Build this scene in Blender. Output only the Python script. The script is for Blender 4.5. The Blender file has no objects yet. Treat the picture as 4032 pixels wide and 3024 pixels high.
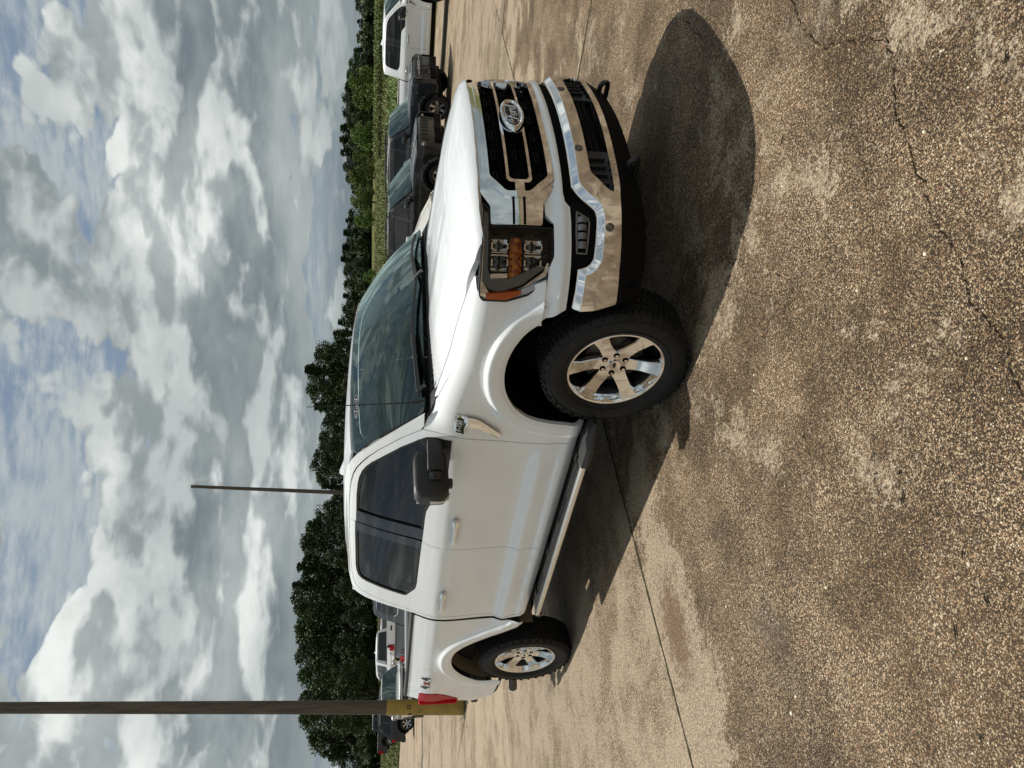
import bpy, bmesh, math, random
import numpy as np
from mathutils import Vector, Matrix
from mathutils.geometry import delaunay_2d_cdt

random.seed(7)
RNG = np.random.default_rng(7)
sc = bpy.context.scene
COL = sc.collection
R = math.radians

# ------------------------------------------------------------------ camera
CAM = Vector((2.9016, -3.8304, 1.6247))
YAW, PITCH, ROLL, FPX = R(136.6726), R(-8.9815), R(0.7219), 3031.7
fw = Vector((math.cos(PITCH)*math.cos(YAW), math.cos(PITCH)*math.sin(YAW), math.sin(PITCH)))
rt = Vector((math.sin(YAW), -math.cos(YAW), 0))
up = rt.cross(fw)
rt2 = rt*math.cos(ROLL) + up*math.sin(ROLL)
up2 = -rt*math.sin(ROLL) + up*math.cos(ROLL)
cam_data = bpy.data.cameras.new('camera')
cam = bpy.data.objects.new('camera', cam_data)
COL.objects.link(cam)
# the phone was held upright: the picture's left edge is the top of the world
mx = Matrix.Identity(4)
for i in range(3):
    mx[i][0] = -up2[i]; mx[i][1] = rt2[i]; mx[i][2] = -fw[i]; mx[i][3] = CAM[i]
cam.matrix_world = mx
cam_data.sensor_fit = 'HORIZONTAL'
cam_data.sensor_width = 36.0
cam_data.lens = 36.0*FPX/4032.0
cam_data.clip_start = 0.05
cam_data.clip_end = 6000.0
sc.camera = cam

# ------------------------------------------------------------------ sun, sky, exposure
SUN_DIR = Vector((-0.43, 0.035, 1.0)).normalized()          # towards the sun
sun_data = bpy.data.lights.new('sun', 'SUN')
sun_data.energy = 4.4
sun_data.angle = R(0.5)
sun_data.color = (1.0, 0.945, 0.86)
sun = bpy.data.objects.new('sun', sun_data)
sun.rotation_euler = SUN_DIR.to_track_quat('Z', 'Y').to_euler()
COL.objects.link(sun)
SUN_EL = math.asin(SUN_DIR.z)
SUN_ROT = math.atan2(SUN_DIR.x, SUN_DIR.y) % (2*math.pi)
sc.view_settings.view_transform = 'Standard'
sc.view_settings.look = 'None'
sc.view_settings.exposure = 0.0
sc.view_settings.gamma = 1.0
sc.view_settings.use_curve_mapping = False
sc.cycles.max_bounces = 7
sc.cycles.transparent_max_bounces = 10
sc.cycles.caustics_reflective = False
sc.cycles.caustics_refractive = False
sc.cycles.adaptive_threshold = 0.015


class NT:
    """small helper for node graphs"""
    def __init__(s, tree):
        s.t = tree; s.n = tree.nodes; s.l = tree.links
    def node(s, typ, **kw):
        n = s.n.new(typ)
        for k, v in kw.items():
            setattr(n, k, v)
        return n
    def put(s, sock, v):
        if v is None: return
        if isinstance(v, bpy.types.NodeSocket): s.l.new(v, sock)
        else:
            try: sock.default_value = v
            except Exception:
                sock.default_value = tuple(v)+(1,) if len(v) == 3 else v
    def math(s, op, a, b=None, c=None, clamp=False):
        n = s.node('ShaderNodeMath', operation=op, use_clamp=clamp)
        s.put(n.inputs[0], a); s.put(n.inputs[1], b)
        if c is not None: s.put(n.inputs[2], c)
        return n.outputs[0]
    def vmath(s, op, a, b=None):
        n = s.node('ShaderNodeVectorMath', operation=op)
        s.put(n.inputs[0], a)
        if b is not None: s.put(n.inputs[1], b)
        return n.outputs['Value'] if op in ('DOT_PRODUCT', 'LENGTH', 'DISTANCE') else n.outputs[0]
    def mix(s, f, a, b, typ='MIX'):
        n = s.node('ShaderNodeMix', data_type='RGBA', blend_type=typ)
        s.put(n.inputs[0], f); s.put(n.inputs[6], a); s.put(n.inputs[7], b)
        return n.outputs[2]
    def smooth(s, v, lo, hi, a=0.0, b=1.0):
        n = s.node('ShaderNodeMapRange', interpolation_type='SMOOTHSTEP')
        for i, x in enumerate((v, lo, hi, a, b)): s.put(n.inputs[i], x)
        return n.outputs[0]
    def lin(s, v, lo, hi, a=0.0, b=1.0, clamp=True):
        n = s.node('ShaderNodeMapRange', clamp=clamp)
        for i, x in enumerate((v, lo, hi, a, b)): s.put(n.inputs[i], x)
        return n.outputs[0]
    def noise(s, vec, scale, detail=4, rough=0.5, lac=2.0, dist=0.0, out='Fac'):
        n = s.node('ShaderNodeTexNoise')
        s.put(n.inputs['Vector'], vec); s.put(n.inputs['Scale'], scale); s.put(n.inputs['Detail'], detail)
        s.put(n.inputs['Roughness'], rough); s.put(n.inputs['Lacunarity'], lac); s.put(n.inputs['Distortion'], dist)
        return n.outputs[0] if out == 'Fac' else n.outputs[1]
    def voro(s, vec, scale, feature='F1', rand=1.0, detail=0, smooth=None):
        n = s.node('ShaderNodeTexVoronoi', feature=feature)
        s.put(n.inputs['Vector'], vec); s.put(n.inputs['Scale'], scale); s.put(n.inputs['Randomness'], rand)
        if 'Detail' in n.inputs: s.put(n.inputs['Detail'], detail)
        if smooth is not None and 'Smoothness' in n.inputs: s.put(n.inputs['Smoothness'], smooth)
        return n
    def ramp(s, fac, stops, interp='LINEAR'):
        n = s.node('ShaderNodeValToRGB')
        n.color_ramp.interpolation = interp
        e = n.color_ramp.elements
        while len(e) > 1: e.remove(e[-1])
        for i, (p, c) in enumerate(stops):
            k = e[0] if i == 0 else e.new(p)
            k.position = p; k.color = tuple(c)+(1,) if len(c) == 3 else c
        s.put(n.inputs[0], fac)
        return n.outputs[0]
    def comb(s, x, y, z):
        n = s.node('ShaderNodeCombineXYZ')
        for i, v in enumerate((x, y, z)): s.put(n.inputs[i], v)
        return n.outputs[0]
    def sep(s, v):
        n = s.node('ShaderNodeSeparateXYZ'); s.put(n.inputs[0], v); return n.outputs


world = bpy.data.worlds.new('World')
sc.world = world
world.use_nodes = True
def build_sky():
    t = NT(world.node_tree); t.n.clear()
    out = t.node('ShaderNodeOutputWorld'); bg = t.node('ShaderNodeBackground')
    sky = t.node('ShaderNodeTexSky', sky_type='NISHITA')
    sky.sun_disc = False; sky.sun_elevation = SUN_EL; sky.sun_rotation = SUN_ROT
    sky.air_density = 1.2; sky.dust_density = 1.5; sky.ozone_density = 1.5
    d = t.node('ShaderNodeTexCoord').outputs['Generated']
    x, y, z = t.sep(d)
    zc = t.math('MAXIMUM', z, 0.0)
    hl = t.math('MAXIMUM', t.math('SQRT', t.math('ADD', t.math('MULTIPLY', x, x), t.math('MULTIPLY', y, y))), 0.05)
    hx, hy = t.math('DIVIDE', x, hl), t.math('DIVIDE', y, hl)
    # clouds heap up all round; they shrink and flatten towards the horizon
    lz = t.math('MULTIPLY', t.math('LOGARITHM', t.math('ADD', zc, 0.30), math.e), 2.5)
    def cp(seed, off=(0, 0, 0), k=2.0, kz=1.0):
        return t.comb(t.math('MULTIPLY_ADD', hx, k, seed+off[0]), t.math('MULTIPLY_ADD', hy, k, seed*.61+off[1]), t.math('MULTIPLY_ADD', lz, kz, off[2]+seed*.3))
    def heap(off):
        p = cp(SKYSEED, off)
        w = t.vmath('ADD', p, t.vmath('MULTIPLY', t.vmath('SUBTRACT', t.noise(p, 2.6, 4, .55, out='Color'), (.5, .5, .5)), (.30, .30, .30)))
        big = t.noise(w, .95, 2.0, .5)
        v1 = t.voro(w, 2.9); v2 = t.voro(w, 7.2); v3 = t.voro(w, 18.0)
        sq = lambda v: t.math('MULTIPLY', v.outputs['Distance'], v.outputs['Distance'])
        b = t.math('MULTIPLY', sq(v1), -.36)
        b = t.math('MULTIPLY_ADD', sq(v2), -.19, b); b = t.math('MULTIPLY_ADD', sq(v3), -.085, b)
        b = t.math('MULTIPLY_ADD', t.noise(w, 9, 7, .62), .12, b)
        return t.math('MULTIPLY_ADD', big, 1.5, b)
    n0 = heap((0, 0, 0)); n1 = heap((-.05, .01, .09))
    B = 10.0
    cover = t.smooth(t.math('ADD', n0, t.math('SUBTRACT', t.smooth(z, .05, .16, -.02, .09), t.smooth(z, .25, .38, 0, .22))), .415, .462)
    thick = t.smooth(n0, .46, .84)
    lit = t.smooth(t.math('ADD', t.math('SUBTRACT', n0, n1), t.math('MULTIPLY', t.math('SUBTRACT', .58, n0), .16)), -.06, .10)
    soft = t.noise(cp(9.3), 1.5, 6, .58)
    # mackerel veil over the blue, higher up
    p2 = cp(17.0, (0, 0, 0), 3.4, 2.0)
    veil = t.noise(p2, 1.1, 5, .6); rip = t.noise(t.vmath('MULTIPLY', p2, (1, 1, 2.4)), 5.5, 6, .62)
    vm = t.smooth(t.math('MULTIPLY_ADD', rip, .5, t.math('MULTIPLY', veil, .75)), .50, .74)
    base = t.mix(.80, sky.outputs[0], (.20*B, .265*B, .345*B))
    base = t.mix(t.math('MULTIPLY', vm, .92), base, t.mix(rip, (.30*B, .36*B, .40*B), (.55*B, .60*B, .61*B)))
    bright = t.mix(t.smooth(soft, .35, .65), (.50*B, .54*B, .535*B), (.90*B, .935*B, .905*B))
    mid = t.mix(t.smooth(soft, .35, .65), (.28*B, .318*B, .325*B), (.47*B, .515*B, .512*B))
    darkc = t.mix(soft, (.14*B, .175*B, .20*B), (.225*B, .27*B, .292*B))
    cl = t.mix(lit, t.mix(t.math('MULTIPLY', thick, t.smooth(soft, .62, .38)), mid, darkc), bright)
    c = t.mix(cover, base, cl)
    # layered grey murk low down
    lown = t.noise(cp(5.5, (0, 0, 0), 1.3, 2.6), 1.5, 6, .58)
    lowcol = t.mix(t.smooth(lown, .36, .64), (.165*B, .205*B, .225*B), (.36*B, .405*B, .405*B))
    c = t.mix(t.smooth(z, .02, .15, .86, .0), c, lowcol)
    t.put(bg.inputs['Color'], c)
    bg.inputs['Strength'].default_value = 0.1
    t.l.new(bg.outputs[0], out.inputs[0])
SKYSEED = 33.9
build_sky()

# ------------------------------------------------------------------ materials
MATS = {}
def mat(name, color=(.5, .5, .5), rough=0.5, metal=0.0, coat=0.0, spec=0.5, fn=None, emit=None):
    if name in MATS: return MATS[name]
    m = bpy.data.materials.new(name); m.use_nodes = True
    t = NT(m.node_tree)
    b = t.n['Principled BSDF']
    b.inputs['Base Color'].default_value = tuple(color)+(1,)
    b.inputs['Roughness'].default_value = rough
    b.inputs['Metallic'].default_value = metal
    b.inputs['Coat Weight'].default_value = coat
    b.inputs['Coat Roughness'].default_value = 0.02
    b.inputs['Specular IOR Level'].default_value = spec
    if fn: fn(t, b)
    MATS[name] = m
    return m

def pos(t): return t.node('ShaderNodeNewGeometry').outputs['Position']
def objc(t): return t.node('ShaderNodeTexCoord').outputs['Object']
def bump(t, b, h, strength=0.3, dist=0.01):
    n = t.node('ShaderNodeBump'); n.inputs['Strength'].default_value = strength; n.inputs['Distance'].default_value = dist
    t.put(n.inputs['Height'], h); t.l.new(n.outputs[0], b.inputs['Normal'])

def f_paint(col, dust=0.06):
    def fn(t, b):
        p = objc(t)
        n = t.noise(p, 3.0, 5, 0.6)
        d = t.smooth(n, 0.35, 0.75)
        c = t.mix(t.math('MULTIPLY', d, dust), col, (0.42, 0.36, 0.28))
        z = t.sep(p)[2]
        low = t.math('MULTIPLY', t.smooth(z, 0.75, 0.45), t.smooth(t.noise(p, 9.0, 4, 0.6), 0.45, 0.7))
        c = t.mix(t.math('MULTIPLY', low, dust*3), c, (0.35, 0.29, 0.22))
        t.put(b.inputs['Base Color'], c)
        t.put(b.inputs['Coat Roughness'], t.lin(n, 0.3, 0.7, 0.015, 0.05))
    return fn
WHITE = mat('white_paint', rough=0.35, coat=1.0, fn=f_paint((0.85, 0.875, 0.885), 0.03))
GREYPAINT = mat('dark_grey_paint', rough=0.3, coat=.6, spec=.25, fn=f_paint((0.014, 0.016, 0.019), 0.02))
BLACKPAINT = mat('charcoal_paint', rough=0.3, coat=.6, spec=.25, fn=f_paint((0.008, 0.009, 0.011), 0.02))
BLUEGREY = mat('blue_grey_paint', rough=0.3, coat=.6, spec=.25, fn=f_paint((0.012, 0.015, 0.020), 0.02))
SILVER = mat('silver_paint', rough=0.35, metal=0.5, coat=1.0, fn=f_paint((0.42, 0.43, 0.43), 0.02))
REDPAINT = mat('red_paint', rough=0.3, coat=1.0, fn=f_paint((0.35, 0.01, 0.02), 0.02))
CREAM = mat('cream_paint', rough=0.35, coat=1.0, fn=f_paint((0.72, 0.69, 0.60), 0.03))
def f_chrome(t, b):
    p = objc(t)
    t.put(b.inputs['Roughness'], t.lin(t.noise(p, 14, 5, 0.6), 0.35, 0.75, 0.03, 0.10))
CHROME = mat('chrome', (0.82, 0.83, 0.84), 0.05, 1.0, fn=f_chrome)
BRUSHED = mat('satin_alloy', (0.60, 0.58, 0.54), 0.30, 1.0)
ALLOY = mat('grey_alloy', (0.45, 0.46, 0.47), 0.28, 1.0)
def f_plastic(t, b):
    p = objc(t)
    bump(t, b, t.noise(p, 900, 2, 0.5), 0.08, 0.002)
    t.put(b.inputs['Roughness'], t.lin(t.noise(p, 6, 4, 0.6), 0.3, 0.7, 0.42, 0.6))
PLASTIC = mat('black_plastic', (0.013, 0.013, 0.014), 0.5, fn=f_plastic)
DULLB = mat('dull_black_plastic', (0.006, 0.006, 0.006), 0.85, spec=0.12)
GLOSSB = mat('gloss_black', (0.006, 0.006, 0.007), 0.08, coat=0.5)
DARK = mat('dark_recess', (0.004, 0.004, 0.004), 0.9, spec=0.1)
SEAM = mat('rubber_seal', (0.010, 0.010, 0.010), 0.6)
GREYTRIM = mat('grey_lamp_tube', (0.16, 0.165, 0.17), 0.25, coat=0.6)
INTERIOR = mat('interior_grey', (0.11, 0.115, 0.115), 0.75)
UNDER = mat('underbody', (0.012, 0.011, 0.010), 0.85, spec=0.2)
LINER = mat('dirty_wheel_liner', (0.17, 0.14, 0.095), 0.8, spec=0.2)
def f_tyre(t, b):
    p = objc(t)
    n = t.noise(p, 11, 5, 0.6)
    t.put(b.inputs['Base Color'], t.mix(t.smooth(n, 0.4, 0.8), (0.010, 0.010, 0.0105), (0.024, 0.021, 0.018)))
    bump(t, b, t.noise(p, 160, 3, 0.6), 0.1, 0.003)
TYRE = mat('tyre_rubber', (0.011, 0.011, 0.011), 0.62, spec=0.3, fn=f_tyre)
def f_amber(t, b):
    p = objc(t); y = t.sep(p)[1]; z = t.sep(p)[2]
    w = t.math('SINE', t.math('MULTIPLY', y, 420.0)); v = t.math('SINE', t.math('MULTIPLY', z, 520.0)); n = t.noise(p, 38, 3, .6)
    bump(t, b, t.math('ADD', t.math('MULTIPLY', w, .6), t.math('ADD', t.math('MULTIPLY', v, .3), n)), .8, .006)
    t.put(b.inputs['Base Color'], t.mix(t.smooth(n, .35, .68), (.34, .065, .008), (.98, .30, .016)))
AMBER = mat('amber_lens', (0.90, 0.24, 0.012), 0.25, coat=0.5, fn=f_amber)
ORANGE = mat('orange_marker', (0.90, 0.15, 0.012), 0.25, coat=0.3)
REDLENS = mat('red_lens', (0.42, 0.001, 0.010), 0.3, spec=0.1, coat=0.06)
PALELENS = mat('pale_lens', (0.55, 0.30, 0.29), 0.15, coat=1.0)
SENSOR = mat('sensor_grey', (0.16, 0.14, 0.12), 0.4)
WHITEPRINT = mat('white_print', (0.72, 0.72, 0.72), 0.5)
GREYPRINT = mat('grey_print', (0.30, 0.31, 0.32), 0.5)
BLUEOVAL = mat('navy_oval', (0.003, 0.007, 0.028), 0.3, spec=.25)
STEEL = mat('weathered_steel', (0.10, 0.085, 0.07), 0.6, 0.6)
REDPRINT = mat('red_print', (0.30, 0.012, 0.015), 0.4)

def glass(name, tint, refl=1.0, grain=0.0, ior=1.52):
    if name in MATS: return MATS[name]
    m = bpy.data.materials.new(name); m.use_nodes = True
    t = NT(m.node_tree); t.n.clear()
    o = t.node('ShaderNodeOutputMaterial'); tr = t.node('ShaderNodeBsdfTransparent'); gl = t.node('ShaderNodeBsdfGlossy')
    tr.inputs[0].default_value = tuple(tint)+(1,)
    gl.inputs['Roughness'].default_value = 0.01
    gl.inputs['Color'].default_value = (*refl, 1) if hasattr(refl, '__len__') else (refl, refl, refl, 1)
    fr = t.node('ShaderNodeFresnel'); fr.inputs[0].default_value = ior
    mx = t.node('ShaderNodeMixShader')
    t.put(mx.inputs[0], t.math('MULTIPLY_ADD', fr.outputs[0], 1.0, grain, clamp=True))
    t.l.new(tr.outputs[0], mx.inputs[1]); t.l.new(gl.outputs[0], mx.inputs[2]); t.l.new(mx.outputs[0], o.inputs[0])
    MATS[name] = m
    return m
WSGLASS = glass('windshield_glass', (0.50, 0.66, 0.62), grain=.045, refl=(.80, 1.0, .97))
PRIVACY = glass('tinted_glass', (0.045, 0.05, 0.055))
LENS = glass('clear_lens', (0.86, 0.86, 0.86), ior=1.3)

# ------------------------------------------------------------------ object helpers
def tag(o, label=None, cat=None, group=None, kind=None):
    if label: o['label'] = label
    if cat: o['category'] = cat
    if group: o['group'] = group
    if kind: o['kind'] = kind
    return o
def empty(name, loc=(0, 0, 0), rz=0.0):
    o = bpy.data.objects.new(name, None); o.location = loc; o.rotation_euler = (0, 0, rz)
    o.empty_display_size = 0.2
    COL.objects.link(o); return o
def link(name, me, m=None, parent=None, loc=(0, 0, 0), rot=(0, 0, 0)):
    if m is not None and len(me.materials) == 0: me.materials.append(m)
    o = bpy.data.objects.new(name, me); o.location = loc; o.rotation_euler = rot
    COL.objects.link(o)
    if parent: o.parent = parent
    return o
def mesh(verts, faces, angle=35, normals=None):
    me = bpy.data.meshes.new('m')
    me.from_pydata([tuple(v) for v in verts], [], [tuple(f) for f in faces])
    me.update()
    me.shade_smooth()
    if normals is not None: me.normals_split_custom_set_from_vertices([tuple(n) for n in normals])
    elif angle is not None: me.set_sharp_from_angle(angle=R(angle))
    return me
class G:
    """geometry collector: several simple shapes joined into one mesh"""
    def __init__(s): s.v = []; s.f = []
    def add(s, v, f):
        k = len(s.v); s.v += [tuple(a) for a in v]; s.f += [tuple(i+k for i in q) for q in f]; return s
    def box(s, c, d, bev=0.0, rot=None, seg=2):
        bm = bmesh.new(); bmesh.ops.create_cube(bm, size=1.0)
        bmesh.ops.scale(bm, vec=Vector(d), verts=bm.verts)
        if bev > 0: bmesh.ops.bevel(bm, geom=list(bm.edges), offset=bev, segments=seg, profile=0.5, affect='EDGES', clamp_overlap=True)
        if rot is not None: bmesh.ops.rotate(bm, matrix=rot, verts=bm.verts)
        bmesh.ops.translate(bm, vec=Vector(c), verts=bm.verts)
        bm.verts.ensure_lookup_table(); bm.verts.index_update()
        s.add([v.co[:] for v in bm.verts], [[v.index for v in f.verts] for f in bm.faces]); bm.free(); return s
    def tube(s, pts, r, n=8, cap=True, flat=1.0):
        pts = [Vector(p) for p in pts]; k = len(s.v); m = len(pts)
        rs = r if hasattr(r, '__len__') else [r]*m
        up0 = Vector((0, 0, 1))
        for i, p in enumerate(pts):
            tdir = (pts[min(i+1, m-1)]-pts[max(i-1, 0)]).normalized()
            a = tdir.cross(up0)
            if a.length < 1e-3: a = tdir.cross(Vector((0, 1, 0)))
            a.normalize(); b = a.cross(tdir)
            for j in range(n):
                th = 2*math.pi*j/n
                s.v.append(tuple(p+a*math.cos(th)*rs[i]+b*math.sin(th)*rs[i]*flat))
        for i in range(m-1):
            for j in range(n):
                s.f.append((k+i*n+j, k+i*n+(j+1) % n, k+(i+1)*n+(j+1) % n, k+(i+1)*n+j))
        if cap:
            s.f.append(tuple(k+j for j in range(n))[::-1]); s.f.append(tuple(k+(m-1)*n+j for j in range(n)))
        return s
    def lathe(s, prof, n=48, axis='y', closed=False, a0=0.0):
        k = len(s.v); m = len(prof)
        for i in range(n):
            th = 2*math.pi*i/n + a0
            for (r, h) in prof:
                if axis == 'y': s.v.append((r*math.cos(th), h, r*math.sin(th)))
                else: s.v.append((r*math.cos(th), r*math.sin(th), h))
        for i in range(n):
            i2 = (i+1) % n
            for j in range(m-1 if not closed else m):
                j2 = (j+1) % m
                q = (k+i*m+j, k+i2*m+j, k+i2*m+j2, k+i*m+j2)
                s.f.append(q if axis != 'y' else q[::-1])
        return s
    def prism(s, poly, a, b, fn):
        """extrude a 2D polygon between depths a and b, fn(u, v, depth) -> xyz"""
        k = len(s.v); n = len(poly)
        for d in (a, b):
            for (u, v) in poly: s.v.append(tuple(fn(u, v, d)))
        s.f.append(tuple(k+i for i in range(n))); s.f.append(tuple(k+n+i for i in range(n))[::-1])
        for i in range(n): s.f.append((k+i, k+n+i, k+n+(i+1) % n, k+(i+1) % n))
        return s
    def mesh(s, angle=35): return mesh(s.v, s.f, angle)
    def build(s, name, m, parent=None, angle=35, fix=True, **kw):
        me = s.mesh(angle)
        if fix:
            bm = bmesh.new(); bm.from_mesh(me); bmesh.ops.recalc_face_normals(bm, faces=bm.faces); bm.to_mesh(me); bm.free()
            me.shade_smooth(); me.set_sharp_from_angle(angle=R(angle))
        return link(name, me, m, parent, **kw)

def catmull(pts, n=6, closed=False):
    pts = [np.array(p, float) for p in pts]; out = []; m = len(pts)
    rng = range(m if closed else m-1)
    for i in rng:
        p0 = pts[(i-1) % m] if closed or i > 0 else 2*pts[0]-pts[1]
        p1 = pts[i]; p2 = pts[(i+1) % m]
        p3 = pts[(i+2) % m] if closed or i+2 < m else 2*pts[-1]-pts[-2]
        for k in range(n):
            t = k/n
            out.append(0.5*((2*p1)+(-p0+p2)*t+(2*p0-5*p1+4*p2-p3)*t*t+(-p0+3*p1-3*p2+p3)*t**3))
    if not closed: out.append(pts[-1])
    return [tuple(p) for p in out]
def rounded(poly, r, seg=4):
    """round the corners of a polygon by radius-like distance r"""
    out = []; n = len(poly)
    for i in range(n):
        p = np.array(poly[i]); a = np.array(poly[i-1]); b = np.array(poly[(i+1) % n])
        da, db = np.linalg.norm(a-p), np.linalg.norm(b-p)
        d = min(r, 0.45*da, 0.45*db)
        s, e = p+(a-p)/da*d, p+(b-p)/db*d
        for k in range(seg+1):
            t = k/seg; out.append(tuple((1-t)**2*s+2*t*(1-t)*p+t*t*e))
    return out
def densify(poly, res):
    out = []; n = len(poly)
    for i in range(n):
        a = np.array(poly[i], float); b = np.array(poly[(i+1) % n], float)
        m = max(1, int(math.ceil(np.linalg.norm(b-a)/res)))
        for k in range(m): out.append(a+(b-a)*k/m)
    keep = [out[0]]
    for p in out[1:]:
        if np.linalg.norm(p-keep[-1]) > 1e-5: keep.append(p)
    return np.array(keep)
def inside(P, poly):
    x, y = P[:, 0], P[:, 1]; c = np.zeros(len(P), bool); n = len(poly)
    for i in range(n):
        x1, y1 = poly[i-1]; x2, y2 = poly[i]
        if y1 == y2: continue
        cond = ((y1 > y) != (y2 > y)) & (x < (x2-x1)*(y-y1)/(y2-y1)+x1)
        c ^= cond
    return c
def dist_poly(P, poly, closed=True):
    P = np.asarray(P, float); best = np.full(len(P), 1e9); n = len(poly)
    for i in range(0 if closed else 1, n):
        a = np.array(poly[i-1], float); b = np.array(poly[i], float); ab = b-a; L = (ab*ab).sum()
        if L < 1e-12: continue
        t = np.clip(((P-a)@ab)/L, 0, 1)
        d = np.linalg.norm(P-(a+t[:, None]*ab), axis=1); best = np.minimum(best, d)
    return best
def offset(poly, d):
    """inset (d>0) a polygon"""
    P = np.array(poly, float); n = len(P)
    area = 0.5*np.sum(P[:, 0]*np.roll(P[:, 1], -1)-np.roll(P[:, 0], -1)*P[:, 1]); sg = 1 if area > 0 else -1
    out = []
    for i in range(n):
        a, p, b = P[i-1], P[i], P[(i+1) % n]
        e1 = (p-a)/(np.linalg.norm(p-a)+1e-12); e2 = (b-p)/(np.linalg.norm(b-p)+1e-12)
        n1 = np.array([-e1[1], e1[0]])*sg; n2 = np.array([-e2[1], e2[0]])*sg
        m = n1+n2; L = np.linalg.norm(m)
        m = n1 if L < 1e-6 else m/L
        out.append(tuple(p+m*d/max(0.5, float(m@n1))))
    return out

def panel(poly, surf, outdir, holes=(), res=0.05, thick=0.015, rim=True, flip=1, lift=0.0, extra=None):
    """A sheet over surface surf(u, v) (vectorised) bounded by poly; returns a mesh.
    Smooth analytic normals, a turned-in edge of depth thick; flip=-1 mirrors it across the truck's centre plane."""
    loops = [densify(poly, res)]+[densify(h, res) for h in holes]
    B = np.vstack(loops)
    lo, hi = loops[0].min(0), loops[0].max(0)
    gx = np.arange(lo[0], hi[0], res); gy = np.arange(lo[1], hi[1], res*0.87)
    g = np.array([(x+(res*0.5 if j % 2 else 0), y) for j, y in enumerate(gy) for x in gx]) if len(gx) and len(gy) else np.zeros((0, 2))
    if len(g):
        k = inside(g, loops[0])
        for h in loops[1:]: k &= ~inside(g, h)
        g = g[k]
    if len(g):
        dd = np.full(len(g), 1e9)
        for l in loops: dd = np.minimum(dd, dist_poly(g, l))
        g = g[dd > res*0.45]
    if extra is not None and len(extra):
        E = np.asarray(extra, float); k = inside(E, loops[0])
        for h in loops[1:]: k &= ~inside(E, h)
        E = E[k]; dd = np.full(len(E), 1e9)
        for l in loops: dd = np.minimum(dd, dist_poly(E, l))
        E = E[dd > .004]
        if len(E) and len(g):
            near = np.array([np.min(np.abs(E-p).max(1)) for p in g]); g = g[near > res*0.55]
        g = np.vstack([g, E]) if len(g) else E
    pts = np.vstack([B, g]) if len(g) else B
    edges = []; k0 = 0
    for l in loops:
        n = len(l); edges += [(k0+i, k0+(i+1) % n) for i in range(n)]; k0 += n
    vs, es, fs, ov, oe, of = delaunay_2d_cdt([Vector(p) for p in pts], edges, [], 0, 1e-7)
    V = np.array([tuple(v) for v in vs]); F = np.array([f for f in fs if len(f) == 3])
    cen = V[F].mean(1)
    k = inside(cen, loops[0])
    for h in loops[1:]: k &= ~inside(cen, h)
    F = F[k]
    def S(P): return np.array(surf(P[:, 0], P[:, 1])).T
    e = 0.002
    X = S(V)
    du = S(V+[e, 0])-S(V-[e, 0]); dv = S(V+[0, e])-S(V-[0, e])
    N = np.cross(du, dv); N /= (np.linalg.norm(N, axis=1)[:, None]+1e-12)
    if (N@np.array(outdir)).mean() < 0: N = -N
    if lift: X = X+N*lift
    t = V[F]; ar = np.cross(X[F[:, 1]]-X[F[:, 0]], X[F[:, 2]]-X[F[:, 0]])
    w = (ar*N[F].mean(1)).sum(1) < 0
    F[w] = F[w][:, ::-1]
    verts = [X]; norms = [N]; faces = F.tolist(); base = len(X)
    if rim and thick > 0:
        # boundary edges of the kept triangles
        cnt = {}
        for f in F:
            for a, b in ((f[0], f[1]), (f[1], f[2]), (f[2], f[0])):
                cnt[(a, b)] = cnt.get((a, b), 0)+1
        be = [(a, b) for (a, b) in cnt if (b, a) not in cnt]
        for a, b in be:
            n = np.cross(X[b]-X[a], N[a]); n /= (np.linalg.norm(n)+1e-12)
            q = np.array([X[a], X[b], X[b]-N[b]*thick, X[a]-N[a]*thick])
            verts.append(q); norms.append(np.array([n]*4))
            faces.append([base+3, base+2, base+1, base]); base += 4
    X = np.vstack(verts); N = np.vstack(norms)
    if flip < 0:
        X = X*[1, -1, 1]; N = N*[1, -1, 1]; faces = [f[::-1] for f in faces]
    return mesh(X, faces, None, N)

def text_mesh(s, size, shear=0.0, depth=0.0, bold=0.0, width=1.0):
    c = bpy.data.curves.new('t', 'FONT'); c.body = s; c.size = size; c.shear = shear; c.extrude = depth; c.offset = bold
    c.align_x = 'CENTER'; c.align_y = 'CENTER'; c.resolution_u = 4
    o = bpy.data.objects.new('t', c); COL.objects.link(o)
    dg = bpy.context.evaluated_depsgraph_get()
    me = bpy.data.meshes.new_from_object(o.evaluated_get(dg))
    bpy.data.objects.remove(o); bpy.data.curves.remove(c)
    if width != 1.0:
        for v in me.vertices: v.co.x *= width
    return me
def frame(o, origin, xdir, ydir):
    x = Vector(xdir).normalized(); y = Vector(ydir).normalized(); z = x.cross(y).normalized(); y = z.cross(x)
    m = Matrix.Identity(4)
    for i in range(3): m[i][0] = x[i]; m[i][1] = y[i]; m[i][2] = z[i]; m[i][3] = origin[i]
    o.matrix_local = m
def ss(a, b, x):
    t = np.clip((np.asarray(x, float)-a)/(b-a), 0, 1); return t*t*(3-2*t)
def children(o): return [c for c in bpy.data.objects if c.parent == o]
KIDS = {}
def copy_tree(o, parent=None, swap=None, skip=()):
    if not KIDS:
        for c in bpy.data.objects:
            if c.parent: KIDS.setdefault(c.parent, []).append(c)
    c = o.copy(); COL.objects.link(c); c.parent = parent
    if swap and c.type == 'MESH':
        for sl in c.material_slots:
            if sl.material in swap:
                new = swap[sl.material]; sl.link = 'OBJECT'; sl.material = new
    for ch in KIDS.get(o, []):
        if ch.name.split('.')[0] not in skip: copy_tree(ch, c, swap, skip)
    return c

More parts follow.
